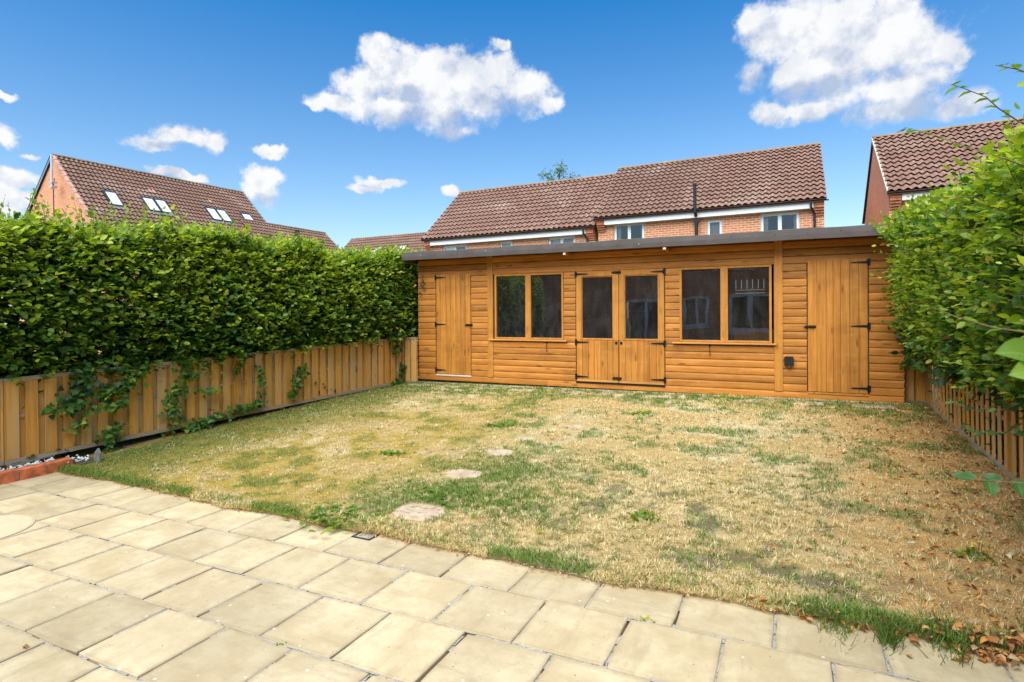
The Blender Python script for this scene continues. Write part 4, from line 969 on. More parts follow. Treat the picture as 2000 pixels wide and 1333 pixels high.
def front_house(name_label, x0, x1, ye, ze, yr, zr, wins, seed, gable_left=False, singles=300, score=None, downpipe=None, vm_=M_TILE):
    """two storey house whose eaves face the garden; roof x0..x1, eaves at (ye, ze), ridge at (yr, zr)"""
    h = thing('brick_house', name_label, 'house', ((x0+x1)/2, ye+.28, -.05))
    ox, oy, oz = (x0+x1)/2, ye+.28, -.05
    T = lambda x, y, z: (x-ox, y-oy, z-oz)
    wy = .0                                                # wall face in local y
    holes = [(a-ox, b-ox, c-oz, d-oz) for a, b, c, d, *_ in wins]
    X0, X1 = x0+.06-ox, x1-.06-ox
    wall_panel(X0, X1, 0, ze-.10-oz, wy, holes).build('wall', M_BRICKX, h)
    run = yr-ye; yb = yr+run-oy-.28
    for sx, xx in ((-1, X0), (1, X1)):
        gz = ze-.10-oz
        MB().add([(xx, wy, 0), (xx, yb, 0), (xx, yb, gz), (xx, yr-oy, zr-oz-.1), (xx, wy, gz)], [(0, 1, 2, 3, 4)]).build('gable', M_BRICKY, h)
    MB().add([(X0, yb, 0), (X1, yb, 0), (X1, yb, ze-.1-oz), (X0, yb, ze-.1-oz)], [(0, 1, 2, 3)]).build('rear_wall', M_BRICKX, h)
    for a, b, c, d, lights, cur in wins: house_window(h, a-ox, b-ox, c-oz, d-oz, wy+.06, lights, cur)
    # roof deck with its tiles
    e, r_ = Vector(T(x0, ye, ze)), Vector(T(x0, yr, zr)); W = x1-x0; L = (r_-e).length
    bk = Vector(T(x0, 2*yr-ye, ze))
    dk = MB().add([e, e+Vector((W, 0, 0)), r_+Vector((W, 0, 0)), r_, bk, bk+Vector((W, 0, 0))], [(0, 1, 2, 3), (3, 2, 5, 4)])
    dk.add([e-Vector((0, 0, .06)), e+Vector((W, 0, -.06)), r_+Vector((W, 0, -.06)), r_-Vector((0, 0, .06))], [(3, 2, 1, 0)])
    for xx in (0, W): dk.add([e+Vector((xx, 0, 0)), r_+Vector((xx, 0, 0)), r_+Vector((xx, 0, -.07)), e+Vector((xx, 0, -.07))], [(0, 1, 2, 3)]); dk.add([bk+Vector((xx, 0, 0)), r_+Vector((xx, 0, 0)), r_+Vector((xx, 0, -.07)), bk+Vector((xx, 0, -.07))], [(0, 1, 2, 3)])
    roof = dk.build('roof', M_TILE_D, h)
    tiled_slope(roof, e+Vector((0, 0, .004)), (1, 0, 0), r_-e, W, L, M_TILE, score or (lambda a, b, n1, n2: b), singles)
    ridge_line(roof, r_+Vector((0, 0, .0)), r_+Vector((W, 0, 0)))
    MB().add([r_+Vector((-.02, 0, .05)), e+Vector((-.02, 0, .05)), e+Vector((-.02, 0, -.05)), r_+Vector((-.02, 0, -.05)), r_+Vector((.05, 0, .055)), e+Vector((.05, 0, .055))], [(0, 1, 2, 3), (0, 4, 5, 1)]).build('verge', vm_, roof)
    # white fascia, black gutter, brick corbels at both ends
    MB().box(X0+.3, X1-.3, -.20, -.17, ze-.24-oz, ze-.06-oz).build('fascia', M_WHITE, h)
    MB().box(X0+.3, X1-.3, -.17, .0, ze-.24-oz, ze-.225-oz).build('soffit', M_WHITE, h)
    MB().extrude([(-.285, ze-.02-oz), (-.275, ze-.045-oz), (-.25, ze-.055-oz), (-.22, ze-.045-oz), (-.205, ze-.02-oz)], 'x', x0-ox-.02, x1-ox+.06).build('gutter', M_BLACK, h)
    for a in (X0, X1-.29):
        for k in range(5):
            if k < 4: MB().box(a+.003, a+.287, -.05-.05*k, -.001, ze-.46+.078*k-oz, ze-.396+.078*k-oz).build('corbel_brick', M_CORBEL, h)
            else: MB().box(a+.003, a+.287, -.2, -.001, ze-.148-oz, ze-.03-oz).build('corbel_brick', M_CORBEL, h)
    if downpipe is not None:
        d = downpipe-ox
        MB().tube([(d, -.25, ze-.09-oz), (d, -.25, ze-.2-oz), (d+.1, -.06, ze-.42-oz), (d+.1, -.06, .05)], .036, 10).build('downpipe', M_BLACK, h)
    return h, T
YW = 20.6
hm, TM = front_house('brick house right of centre with net curtained windows behind the shed roof', -6.37, 1.05, 20.3, 4.93, 23.85, 7.5,
    [(-5.72, -4.62, 3.55, 4.72, 2, 'side'), (-2.50, -2.02, 3.5, 4.60, 1, 'net'), (-.84, .30, 3.5, 4.66, 2, 'side')], 1, downpipe=.62)
MB().tube([TM(-2.83, 20.44, 3.2), TM(-2.83, 20.44, 4.70), TM(-2.83, 20.2, 4.86), TM(-2.83, 20.2, 5.75)], .055, 12).build('vent_pipe', M_BLACK, hm)
MB().tube([TM(-2.83, 20.2, 5.74), TM(-2.83, 20.2, 5.80)], .07, 12).build('pipe_cap', M_BLACK, hm)
MB().box(*[v for p in zip(TM(-2.92, 20.38, 4.55), TM(-2.74, 20.5, 4.62)) for v in p]).build('pipe_clip', M_BLACK, hm)
hq, TQ = front_house('lower brick house left of centre peeking over the shed roof', -13.85, -6.37, 20.3, 4.66, 23.55, 7.2,
    [(-13.0, -11.85, 3.3, 4.40, 2, 'net'), (-10.35, -9.8, 3.3, 4.40, 1, 'net'), (-8.28, -7.2, 3.3, 4.42, 2, 'net')], 2, downpipe=-6.80)
hz, TZ = front_house('brick house at the far right half hidden by the hedge', 2.6, 9.6, 20.0, 4.9, 23.4, 7.38,
    [(3.85, 5.0, 3.5, 4.62, 2, 'net'), (6.4, 7.5, 3.5, 4.62, 2, 'net')], 3, score=lambda a, b, n1, n2: -b, vm_=M_PINKCON)

# ---- house on the left, gable towards the garden, ridge running away
aL = math.radians(3.5)
hx, hy = -25.9, 14.71
hL = thing('brick_house', 'brick house on the left with roof windows in its long tiled roof', 'house', (hx, hy, -.05), (0, 0, -aL))
ZE, ZR, RUN, LEN = 4.85, 9.11, 4.39, 9.75                    # local: x out of the eaves, y along the ridge
e = Vector((0, 0, ZE)); rd = Vector((-RUN, 0, ZR)); sl = (rd-e); SLN = sl.length
gp = [(-.12, -.002, 0), (-.12, -.002, ZE-.12), (-RUN, -.002, ZR-.1), (-2*RUN+.12, -.002, ZE-.12), (-2*RUN+.12, -.002, 0)]
MB().add(gp, [(0, 1, 2, 3, 4)]).build('gable', M_BRICKP, hL)
MB().add([(x, LEN, z) for x, y, z in gp], [(0, 1, 2, 3, 4)]).build('gable', M_BRICKP, hL)
for xx in (-.14, -2*RUN+.14):
    MB().add([(xx, .0, 0), (xx, LEN, 0), (xx, LEN, ZE-.1), (xx, .0, ZE-.1)], [(0, 1, 2, 3)]).build('wall', M_BRICKY, hL)
bk = Vector((-2*RUN, 0, ZE)); Y_ = Vector((0, LEN, 0)); f0 = Vector((0, -.06, 0))
dk = MB().add([e+f0, e+Y_, rd+Y_, rd+f0, bk+f0, bk+Y_], [(0, 1, 2, 3), (3, 2, 5, 4)])
for q in (f0, Y_): dk.add([e+q, rd+q, rd+q-Vector((0, 0, .09)), e+q-Vector((0, 0, .09))], [(0, 1, 2, 3)]); dk.add([bk+q, rd+q, rd+q-Vector((0, 0, .09)), bk+q-Vector((0, 0, .09))], [(0, 1, 2, 3)])
roofL = dk.build('roof', M_TILE_D, hL)
tiled_slope(roofL, e+Vector((.004, 0, .004)), (0, 1, 0), sl, LEN, SLN, M_TILE_D, lambda a, b, n1, n2: -b+.2*a, 300)
ridge_line(roofL, rd+f0, rd+Y_)
uS = sl.normalized(); nS = Vector((uS.z, 0, -uS.x))
if nS.z < 0: nS = -nS
MB().add([e+f0*1.4+nS*.05, rd+f0*1.4+nS*.05, rd+f0*1.4-nS*.05, e+f0*1.4-nS*.05, e+Vector((0, .02, 0))+nS*.06, rd+Vector((0, .02, 0))+nS*.06], [(0, 1, 2, 3), (0, 4, 5, 1)]).build('verge', M_CLAY, roofL)
nv = 15
for i in range(nv):
    a, b = e+sl*(i/nv), e+sl*((i+.96)/nv); q = Vector((0, -.11, 0)); w = Vector((0, .12, 0))
    MB().add([a+q+nS*.062, b+q+nS*.05, b+q+w+nS*.075, a+q+w+nS*.09, a+q-nS*.08, b+q-nS*.08], [(0, 1, 2, 3), (0, 4, 5, 1)]).build('verge_tile', M_CLAY, roofL)
MB().add([bk+f0*2-Vector((0, 0, .1)), rd+f0*2-Vector((0, 0, .1)), rd+f0*2+Vector((0, 0, .03)), bk+f0*2+Vector((0, 0, .03))], [(0, 1, 2, 3)]).build('verge', M_BLACK, roofL)
MB().box(.06, .10, .1, LEN, ZE-.2, ZE-.03).build('fascia', M_WHITE, hL)
MB().extrude([(.11, ZE-.03), (.12, ZE-.09), (.17, ZE-.1), (.21, ZE-.08), (.22, ZE-.03)], 'y', .05, LEN).build('gutter', M_BLACK, hL)
def skylight(parent, s0, s1, v0, v1, e, ay, uS, nS):
    """roof window: frame, pane and lead apron, lying in the slope"""
    P = lambda s, v, o: e+ay*s+uS*v+nS*o
    mb = MB(); f = .06
    def bar(a, b, c, d, lo, hi):
        q = [P(a, c, lo), P(b, c, lo), P(b, d, lo), P(a, d, lo), P(a, c, hi), P(b, c, hi), P(b, d, hi), P(a, d, hi)]
        mb.add(q, [(0, 3, 2, 1), (4, 5, 6, 7), (0, 1, 5, 4), (1, 2, 6, 5), (2, 3, 7, 6), (3, 0, 4, 7)])
    bar(s0, s0+f, v0, v1, .0, .13); bar(s1-f, s1, v0, v1, 0, .13); bar(s0+f, s1-f, v1-f*1.6, v1, 0, .131); bar(s0+f, s1-f, v0, v0+f, 0, .128)
    w = mb.build('roof_window', M_SKYF, parent)
    MB().add([P(s0+f, v0+f, .11), P(s1-f, v0+f, .11), P(s1-f, v1-f*1.6, .11), P(s0+f, v1-f*1.6, .11)], [(0, 1, 2, 3)]).build('pane', M_SKYLIGHT, w)
    MB().add([P(s0-.1, v0-.19, .07), P(s1+.1, v0-.19, .07), P(s1+.1, v0+.0, .085), P(s0-.1, v0+.0, .085)], [(0, 1, 2, 3)]).build('lead_apron', M_LEAD, w)
    return w
M_SKYF = plain('dark_blue_grey_frame', (.05, .06, .085), .4, .2)
AY = Vector((0, 1, 0))
for s0, s1 in ((1.16, 1.72), (2.82, 3.40), (3.42, 3.99), (6.08, 6.66), (6.68, 7.26), (8.2, 8.84)):
    skylight(roofL, s0, s1, 2.66, 3.76, e, AY, uS, nS)
for s0 in (3.52, 3.7, 6.72):
    p = e+AY*s0+uS*4.3+nS*.06
    MB().add([p, p+AY*.13, p+AY*.13+uS*.24, p+uS*.24, p+nS*.03, p+AY*.13+nS*.03, p+AY*.13+uS*.24+nS*.03, p+uS*.24+nS*.03], [(4, 5, 6, 7), (0, 1, 5, 4), (1, 2, 6, 5), (3, 0, 4, 7)]).build('vent_tile', M_CLAY, roofL)
MB().box(-RUN-.12, -RUN+.12, -.03, -.003, 7.83, 8.06).build('vent_brick', M_CORBEL, hL)
MB().tube([(-RUN, -.014, 7.83), (-RUN+.02, -.014, 5.2), (-RUN+.02, -.014, 3.5)], .022, 6).build('cable', M_BLACK, hL)
an = thing('aerial_mast', 'pale steel aerial pole bracketed to the left gable top', 'aerial', (hx-(RUN-.72)*math.cos(aL), hy-.16, 7.3))
MB().tube([(0, 0, .1), (.0, 0, 1.62)], .045, 10).build('pole', M_GALV, an); MB().box(-.10, .14, -.06, .15, .12, .2).build('bracket', M_GALV, an); MB().box(-.10, .14, -.06, .15, .34, .40).build('bracket', M_GALV, an)

# ---- further roofs between the two
def far_house(label, ox, oy, rot, ze, zr, run, length, mat, wall, sky=()):
    h = thing('brick_house', label, 'house', (ox, oy, -.05), (0, 0, rot))
    e = Vector((0, 0, ze)); r_ = Vector((0, run, zr)); s_ = r_-e; Lx = Vector((length, 0, 0)); b = Vector((0, 2*run, ze))
    MB().add([(.05, .25, 0), (length-.05, .25, 0), (length-.05, .25, ze), (.05, .25, ze)], [(0, 1, 2, 3)]).build('wall', wall, h)
    for x in (.05, length-.05): MB().add([(x, .25, 0), (x, 2*run-.25, 0), (x, 2*run-.25, ze), (x, run, zr-.08), (x, .25, ze)], [(0, 1, 2, 3, 4)]).build('gable', M_BRICKY, h)
    rf = MB().add([e, e+Lx, r_+Lx, r_, b, b+Lx], [(0, 1, 2, 3), (3, 2, 5, 4)]).build('roof', M_TILE_D, h)
    tiled_slope(rf, e+Vector((0, 0, .004)), (1, 0, 0), s_, length, s_.length, mat, lambda a, b_, n1, n2: a, 0)
    ridge_line(rf, r_, r_+Lx)
    MB().box(.1, length-.1, -.02, .01, ze-.18, ze-.02).build('fascia', M_WHITE, h)
    u_ = s_.normalized(); n_ = Vector((0, -u_.z, u_.y))
    for s0, s1, v0, v1 in sky: skylight(rf, s0, s1, v0, v1, e, Vector((1, 0, 0)), u_, n_)
    return h
h2 = far_house('further brown roof showing behind the right end of the left house', -24.75, 29.3, -PI/2, 4.6, 7.05, 2.75, 6.6, M_TILE_D, M_BRICKX)
h2.rotation_euler = (0, 0, PI/2); h2.location = (-24.75, 22.6, -.05)
MB().tube([(2.4, .9, 5.0), (2.4, .9, 6.6)], .13, 10).build('flue', M_BLACK, h2)
h3 = far_house('distant brown roof with small white roof windows beside the shed', -28.1, 29.6, 0, 4.55, 7.05, 2.85, 14.0, M_TILE_D, M_BRICKX,
               [(.8, 1.3, 1.45, 2.4), (1.9, 2.5, 1.45, 2.4), (3.1, 3.7, 1.45, 2.4), (5.1, 5.7, 1.45, 2.4)])

# ---- the house behind the camera, mirrored in the shed glass
struct(MB().box(-9, 6, -6.2, -3.2, -.085, -.004).build('paved_terrace', M_PINKCON))
hb = thing('brick_house', 'brick house facing the lawn, mirrored in the shed windows', 'house', (0, -6.2, -.05))
bw = [(-6.3, -4.5, .05, 2.15), (-3.9, -2.9, .95, 2.15), (-2.2, .2, .75, 2.2), (1.6, 2.8, .95, 2.15), (-5.8, -4.8, 3.2, 4.4), (-2.6, -1.2, 3.2, 4.4), (1.2, 2.6, 3.2, 4.4)]
wb = wall_panel(-15.5, 5.0, 0, 5.0, 0, bw, -.09).build('wall', M_BRICKX, hb)  # wall lengthened leftwards, unseen, so the left panes mirror no bright sky
for a, b, c, d in bw:
    mb = MB(); f = .11; n = 2 if b-a < 2 else 3
    mb.box(a, b, -.08, -.0, c, c+f); mb.box(a, b, -.08, 0, d-f, d)
    for i in range(n+1):
        x = a+(b-a-f)*i/n; mb.box(x, x+f, -.078, .005, c, d)
    w = mb.build('window', M_WHITE, hb)
    MB().add([(a+.05, -.04, c+.05), (b-.05, -.04, c+.05), (b-.05, -.04, d-.05), (a+.05, -.04, d-.05)], [(0, 1, 2, 3)]).build('pane', M_WGLASS, w)
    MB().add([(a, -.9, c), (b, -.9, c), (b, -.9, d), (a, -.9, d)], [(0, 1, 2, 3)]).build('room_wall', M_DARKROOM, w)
    MB().box(a-.06, b+.06, .0, .14, c-.05, c-.005).build('sill', M_WHITE, w)
rb_ = MB().add([(-15.8, .3, 4.95), (5.3, .3, 4.95), (5.3, -3.6, 7.6), (-15.8, -3.6, 7.6), (-15.8, -7.5, 4.95), (5.3, -7.5, 4.95)], [(0, 1, 2, 3), (3, 2, 5, 4)]).build('roof', M_TILE_D, hb)
MB().box(-15.8, 5.3, .26, .32, 4.8, 4.96).build('fascia', M_WHITE, hb)
for x in (-15.5, 5.0): MB().add([(x, 0, 0), (x, -7.2, 0), (x, -7.2, 5), (x, -3.6, 7.5), (x, 0, 5)], [(0, 1, 2, 3, 4)]).build('gable', M_BRICKY, hb)

# ---- birch top behind the houses
tr = thing('birch_tree', 'thin birch top rising behind the lower brick house roof', 'tree', (-11.5, 30, -.05))
rg = np.random.default_rng(8)
MB().tube([(0, 0, 0), (.1, 0, 3), (-.05, .1, 6), (.05, 0, 8.6), (.3, 0, 10.0)], [.16, .13, .09, .05, .012], 8).build('trunk', M_BARK, tr)
Ls = []
for i in range(20):
    z0 = 5.2+i*.215; an_ = i*2.4; l = 1.55 if z0 < 8.3 else 1.15 if z0 < 8.9 else .75; b0 = np.array((.02, 0, z0)); t1 = b0+np.array((math.cos(an_)*l*.85, math.sin(an_)*l*.6, l*.55))
    MB().tube([b0, (b0+t1)/2+np.array((0, 0, -.06)), t1], [.025, .015, .005], 5).build('limb', M_BARK, tr)
    n = 34; f = rg.uniform(.35, 1.08, n)[:, None]; P = b0+(t1-b0)*f+rg.normal(0, .10, (n, 3))
    Ls.append(shoots(P, rg.normal(0, .6, (n, 3))+np.array((0, 0, -.3)), np.repeat(np.array((0, -1.0, 0))[None], n, 0), rg.uniform(.15, .35, n), 6, .085, .35+rg.normal(0, .15, n), rg))
P_, D_, N_, S_, C_ = cat(Ls)
stuff(link('crown', leaf_mesh('crown', P_, D_, N_, S_, C_*1.25, M_LEAF), tr))
# ================================================================ small things in the garden
rs = random.Random(17)
def stone(label, x, y, rx, ry, seed):
    r = random.Random(seed); n = 18; pts = []
    for k in range(n):
        a = 2*PI*k/n; c_, s_ = math.cos(a), math.sin(a)
        q = (abs(c_)**3.2+abs(s_)**3.2)**(-1/3.2)*r.uniform(.9, 1.04); pts.append((c_*q*rx, s_*q*ry))
    vs = [(p*1.0, q*1.0, -.03) for p, q in pts]+[(p, q, .0) for p, q in pts]+[(p*.95, q*.95, .006+r.uniform(-.002, .002)) for p, q in pts]
    fs = [tuple(range(2*n, 3*n))]+[(i, (i+1) % n, n+(i+1) % n, n+i) for i in range(n)]+[(n+i, n+(i+1) % n, 2*n+(i+1) % n, 2*n+i) for i in range(n)]
    o = MB().add(vs, fs).build('stepping_stone', M_STONE, None, (x, y, float(lawn_z(np.array([x]), np.array([y]))[0]))); o.rotation_euler = (.045, 0, r.uniform(-.25, .25))
    tag(o, label, 'stepping stone', 'stepping stones across the lawn')
for (x, y, a, b), l in zip(STONES, ('nearest and largest worn stepping stone just beyond the drain grate', 'pale square stepping stone, second from the patio', 'third stepping stone from the patio, half grown over', 'fourth stepping stone from the patio in straw grass', 'farthest small stepping stone in the lawn')): stone(l, x, y, a, b, int(x*100))
# drain grate
dg = thing('drain_grate', 'small square black plastic drain grate in the patio at the lawn edge', 'drain', (-2.635, 3.165, -.004), (0, 0, 0))
fr_ = MB(); w = .078
for a, b, c, d in ((-w, w, -w, -w+.014), (-w, w, w-.014, w), (-w, -w+.014, -w+.014, w-.014), (w-.014, w, -w+.014, w-.014)): fr_.box(a, b, c, d, 0, .012)
fr_.build('frame', M_DRAIN, dg); MB().box(-w, w, -w, w, -.004, .001).build('sump', M_BLACK, dg)
for k in range(4):
    for q in (.022, .044):
        a = math.pi/2*k; mb = MB().box(q-.0016, q+.0016, -q, q, .002, .010).build('bar', M_BARS, dg); mb.rotation_euler = (0, 0, a)
for a in (PI/4, 3*PI/4): MB().box(-.088, .088, -.002, .002, .003, .0115).build('cross_bar', M_BARS, dg).rotation_euler = (0, 0, a)
# round cover
rc = MB().disc(0, 0, -.02, .004, .35, 48).disc(0, 0, .004, .0075, .345, 48, .335)
tag(rc.build('round_cover', M_CREAM, None, (-5.28, 2.07, .003)), 'round cream cover lying flush in the slabs at the left edge', 'cover')
# brick edging, gravel and slate stub at the left end of the patio
be = thing('brick_edging', 'short row of red bricks edging the patio by the left fence', 'edging', (-6.62, 2.0, 0))
bm_ = MB().cbox(-.052, .052, -.108, .108, -.05, .108, .008).mesh('brick', M_BRICKL)
for i in range(6):
    o = link('brick', bm_, be, (.0+rs.uniform(-.006, .006), .12+i*.232, rs.uniform(-.004, .006))); o.rotation_euler = (rs.uniform(-.03, .03), rs.uniform(-.04, .04), rs.uniform(-.03, .03))
MB().box(-.04, .04, 0, 1.38, -.06, .085).build('mortar_core', M_MORTAR, be)
pb = MB(); rp = random.Random(6)
for i in range(420):
    y = rp.uniform(1.8, 3.55); x = rp.uniform(-6.86, -6.68) if y < 3.34 else rp.uniform(-6.8, -6.52); s_ = rp.uniform(.009, .019)
    c = Vector((x, y, .06+.04*rp.random())); q = [Vector((rp.uniform(.7, 1.2)*sx, rp.uniform(.7, 1.2)*sy, rp.uniform(.6, 1)*sz)) for sx, sy, sz in ((1, 0, 0), (0, 1, 0), (-1, 0, 0), (0, -1, 0), (0, 0, 1), (0, 0, -1))]
    pb.add([c+v*s_ for v in q], [(0, 1, 4), (1, 2, 4), (2, 3, 4), (3, 0, 4), (1, 0, 5), (2, 1, 5), (3, 2, 5), (0, 3, 5)])
tag(pb.build('gravel', M_PEBBLE), 'white gravel strip between the left fence and brick edging', 'gravel', kind='stuff')
gb = MB().box(-6.95, -6.63, 1.5, 3.40, -.06, .055).box(-6.95, -6.45, 3.401, 3.62, -.06, .055); struct(gb.build('gravel_bed', M_BED))
tag(MB().add([(-.03, 0, 0), (.035, .01, 0), (.04, .015, .10), (.01, .01, .15), (-.025, 0, .11), (-.03, .02, 0), (.035, .03, 0), (.04, .03, .10), (.01, .03, .15), (-.025, .02, .11)], [(0, 1, 2, 3, 4), (9, 8, 7, 6, 5), (0, 5, 6, 1), (1, 6, 7, 2), (2, 7, 8, 3), (3, 8, 9, 4), (4, 9, 5, 0)]).build('slate_piece', M_SLATE, None, (-6.42, 3.52, .04)), 'upright grey slate piece beside the gravel at the lawn corner', 'slate')

# weeds: tufts, dandelion-like rosettes, yellow flowers
def weed(name, label, cat_, x, y, n, rad, size, lime, seed, z=None, flowers=0, group=None, up=.6):
    r = np.random.default_rng(seed); z = float(lawn_z(np.array([x]), np.array([y]))[0]) if z is None else z
    o = thing(name, label, cat_, (x, y, z), group=group)
    P = np.stack([r.normal(0, rad, n), r.normal(0, rad*.7, n), r.uniform(0, .012, n)], 1)
    a = r.uniform(0, 2*PI, n); D = np.stack([np.cos(a), np.sin(a), r.uniform(.1, up*2, n)], 1)
    k = np.clip(lime+r.normal(0, .2, n), 0, 1)[:, None]; col = MID*.9+(LIME-MID*.9)*k
    stuff(link('leaves', leaf_mesh('leaves', P, D, np.array((0, 0, 1.0))+r.normal(0, .3, (n, 3)), size*r.uniform(.6, 1.3, n), col, M_LEAF), o))
    if flowers:
        fm = MB()
        for p in range(7):
            b = 2*PI*p/7; fm.add([(0, 0, 0), (.010*math.cos(b-.35), .010*math.sin(b-.35), .003), (.013*math.cos(b), .013*math.sin(b), .004), (.010*math.cos(b+.35), .010*math.sin(b+.35), .003)], [(0, 1, 2, 3)])
        me = fm.mesh('flower', M_YELLOW); rr = random.Random(seed)
        for i in range(flowers):
            fx, fy, fz = rr.gauss(0, rad*1.1), rr.gauss(0, rad*.8), rr.uniform(.04, .08)
            q = link('flower', me, o, (fx, fy, fz), (rr.uniform(-.9, .2), rr.uniform(-.5, .5), 0)); q.scale = (rr.uniform(.8, 1.2),)*3
            MB().tube([(fx*.8, fy*.8, 0), (fx, fy, fz)], .0015, 4).build('stalk', M_TWIG, o)
    return o
weed('flowering_weed', 'yellow flowered weed in the dry grass at the right', 'flower', .93, 4.15, 60, .07, .035, .3, 1, flowers=17, group='yellow flowers')
weed('flowering_weed', 'small yellow flowered weed against the shed front', 'flower', -.71, 8.6, 40, .06, .04, .4, 2, flowers=13, group='yellow flowers')
W_ = [(-.74, 3.02, .006, 'bright weed growing in a slab joint below the lawn edge'), (-1.98, 1.965, -.004, 'tiny weed in the slab joint nearest the middle foreground'), (-2.42, 2.03, -.004, 'small moss tuft in the joint left of the tiny weed')]
weed('joint_weed', W_[0][3], 'weed', -.655, 2.835, 16, .014, .016, .75, 3, z=-.008)
weed('joint_weed', W_[1][3], 'weed', -2.14, 1.955, 16, .013, .013, .7, 4, z=-.012)
weed('broadleaf_weed', 'dark green broadleaf weed patch at the lawn edge left of the drain', 'weed', -3.0, 3.27, 170, .16, .055, .12, 6, up=.3)
weed('broadleaf_weed', 'green weed rosette between the first two stepping stones', 'weed', -2.55, 4.0, 120, .17, .05, .1, 7, up=.3)
weed('broadleaf_weed', 'green weed patch right of the nearest stepping stone', 'weed', -1.95, 3.95, 120, .2, .045, .15, 8, up=.3)
weed('broadleaf_weed', 'small weed clump in the straw left of the stepping stones', 'weed', -3.66, 4.8, 50, .07, .05, .1, 9, up=.35)
weed('broadleaf_weed', 'small weed clump in the middle of the lawn', 'weed', -3.1, 6.25, 60, .09, .055, .12, 10, up=.35)
weed('broadleaf_weed', 'lone green weed in front of the glazed doors', 'weed', -1.75, 7.35, 60, .09, .055, .35, 11, up=.35)
weed('broadleaf_weed', 'weed tuft in the bare patch on the right of the lawn', 'weed', -.95, 4.05, 46, .06, .05, .25, 12, up=.6)
# tall grass tuft in the slab joint at the right
def tuft(label, x, y, n, rad, h, seed):
    r = np.random.default_rng(seed); P = np.stack([r.normal(0, rad*.4, n), r.normal(0, rad, n), np.zeros(n)], 1)
    a = r.uniform(0, 2*PI, n); ln = r.uniform(.1, .9, n); D = np.stack([np.cos(a)*np.sin(ln), np.sin(a)*np.sin(ln), np.cos(ln)], 1)
    col = GREEN*r.uniform(.6, 1.5, (n, 1)); T = np.array([(0, .02, 0), (0, -.02, 0), (.6, -.016, 0), (.6, .016, 0), (1, 0, -.12)]); Fc = np.array([(0, 1, 2), (0, 2, 3), (3, 2, 4)])
    o = thing('grass_tuft', label, 'grass', (x, y, -.01), group='green grass tufts at the patio edge')
    stuff(link('blades', leaf_mesh('blades', P, D, np.cross(D, r.normal(size=(n, 3))), h*r.uniform(.5, 1.1, n), col, M_GRASS, T, Fc), o))
tuft('tall green grass tuft growing in the wide slab joint at the right', .385, 3.13, 260, .06, .12, 1)
tuft('dark grass cushion on the patio edge among the fallen leaves', .62, 3.22, 420, .09, .11, 2)
tuft('dark grass cushion at the right end of the patio edge', .99, 3.24, 420, .1, .12, 3)
tuft('green grass fringe left of the wide joint tuft', .18, 3.2, 420, .1, .09, 4)
# fallen leaves
def litter(n, seed, posf, size=(.018, .04)):
    r = np.random.default_rng(seed); x, y, zz = posf(r, n); n = len(x)
    P = np.stack([x, y, zz+r.uniform(.004, .018, n)], 1); a = r.uniform(0, 2*PI, n)
    D = np.stack([np.cos(a), np.sin(a), r.uniform(-.3, .5, n)], 1); Nn = np.array((0, 0, 1.0))+r.normal(0, .5, (n, 3))
    pal = np.array([(.50, .22, .07), (.58, .33, .14), (.40, .17, .06), (.62, .47, .27), (.30, .14, .07), (.60, .28, .08)]); col = pal[r.integers(0, 6, n)]*r.uniform(.75, 1.15, (n, 1))
    T = LEAF_T*np.array((1, 1, 4.0)); return leaf_mesh('fallen_leaves', P, D, Nn, r.uniform(*size, n), col, M_LITTER, T)
def pos_right(r, n):
    y = 3.3+5.4*r.random(n); x = RFX-.05-np.abs(r.exponential(.55, n)); ok = (x > -1.2) & (y > edge_y(x)); x, y = x[ok], y[ok]; return x, y, lawn_z(x, y)+.012
lt = stuff(link('fallen_leaves', litter(850, 1, pos_right))); tag(lt, 'dry orange leaves scattered over the right side of the lawn', 'leaves', kind='stuff')
def pos_heap(r, n):
    x = np.concatenate([r.normal(.78, .13, n*2//3), r.uniform(-.2, 1.2, n-n*2//3)]); y = edge_y(x)+np.where(np.arange(n) < n*2//3, r.normal(.0, .06, n), r.normal(-.01, .02, n)); return x, y, np.where(y > edge_y(x), lawn_z(x, y)+.01, .004)
lt = stuff(link('fallen_leaves', litter(260, 2, pos_heap, (.022, .048)))); tag(lt, 'heap of dry leaves on the patio edge at bottom right', 'leaves', kind='stuff')
def pos_left(r, n):
    x = r.uniform(-6.3, -.3, n); y = edge_y(x)-np.abs(r.normal(.0, .025, n)); return x, y, np.full(n, .002)
lt = stuff(link('fallen_leaves', litter(330, 3, pos_left, (.010, .022)))); tag(lt, 'thin line of leaf crumbs along the lawn edge', 'leaves', kind='stuff')
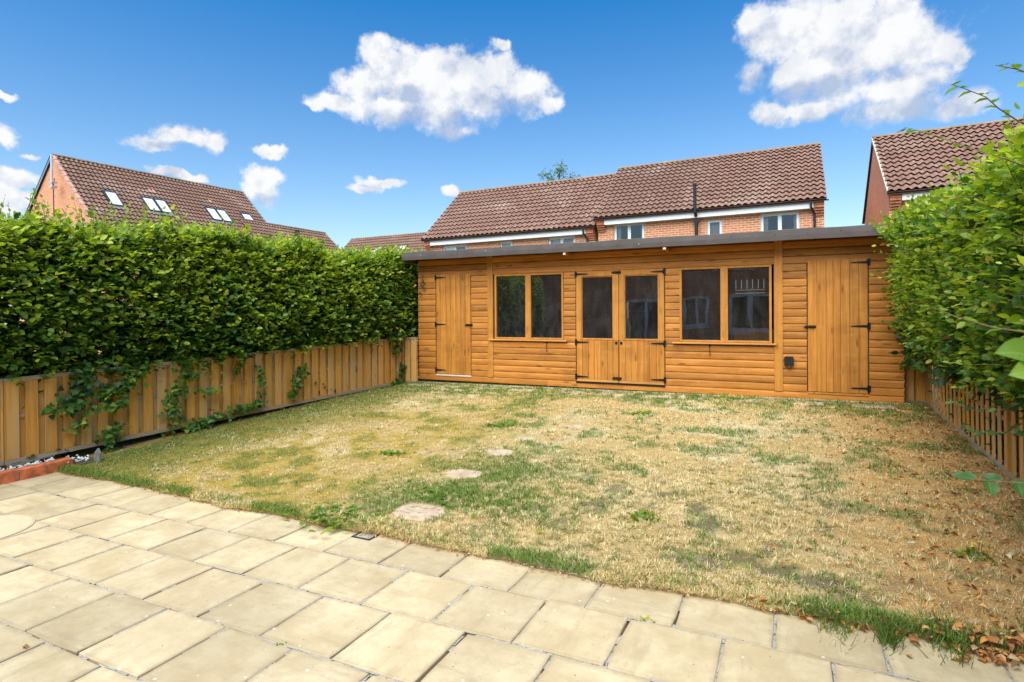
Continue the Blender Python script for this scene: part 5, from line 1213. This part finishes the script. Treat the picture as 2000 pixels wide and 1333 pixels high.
def pos_fence(r, n):
    y = r.uniform(3.4, 8.7, n); x = fence_x(y)+.04+np.abs(r.exponential(.14, n)); return x, y, lawn_z(x, y)+.01
lt = stuff(link('fallen_leaves', litter(230, 4, pos_fence, (.012, .026)))); tag(lt, 'dead leaves gathered along the foot of the left fence', 'leaves', kind='stuff')
def one_leaf(label, x, y, size, rot, col):
    T = LEAF_T*np.array((1, 1, 4.5)); me = leaf_mesh('fallen_leaf', np.zeros((1, 3)), np.array([(1, 0, .1)]), np.array([(0, 0, 1.0)]), np.array([size]), np.array([col]), M_LITTER, T)
    o = link('fallen_leaf', me, None, (x, y, .006), (0, .0, rot)); tag(o, label, 'leaf', 'curled dry leaves lying on the slabs')
one_leaf('large cream curled leaf on the slab below the leaf heap', .60, 3.04, .05, .4, (.66, .50, .30))
one_leaf('small brown curled leaf on the slab left of the cream one', .45, 2.98, .03, 2.0, (.42, .25, .12))
one_leaf('orange leaf on the slab left of the wide joint', .12, 3.10, .028, 1.0, (.60, .27, .08))
one_leaf('brown leaf on the slab at the lower left', -3.2, 1.43, .035, .3, (.25, .13, .06))
# feather in the grass
tag(MB().add([(0, 0, 0), (.01, .006, .004), (.028, .008, .008), (.04, 0, .006), (.028, -.007, .008), (.01, -.005, .004)], [(0, 1, 2, 3, 4, 5)]).build('feather', M_PAINTW, None, (.62, 4.17, float(lawn_z(np.array([.62]), np.array([4.17]))[0])+.03)), 'small white feather in the dry grass left of the yellow flowers', 'feather')
# bird on the right roof ridge
bd = thing('pigeon', 'grey pigeon perched on the ridge of the right house', 'bird', (3.5, 23.4, 7.45)); bd.scale = (.6, .6, .6)
MB().tube([(-.16, 0, .1), (-.09, 0, .13), (0, 0, .17), (.08, 0, .21), (.11, 0, .27), (.14, 0, .29)], [.012, .045, .07, .05, .032, .012], 8).build('body', M_BIRD, bd)
MB().tube([(-.12, 0, .12), (-.3, 0, .05)], [.035, .02], 6).build('tail', M_BIRD, bd)
for s_ in (-.02, .02): MB().tube([(0, s_, .11), (.01, s_, 0)], .007, 5).build('leg', M_BIRD, bd)
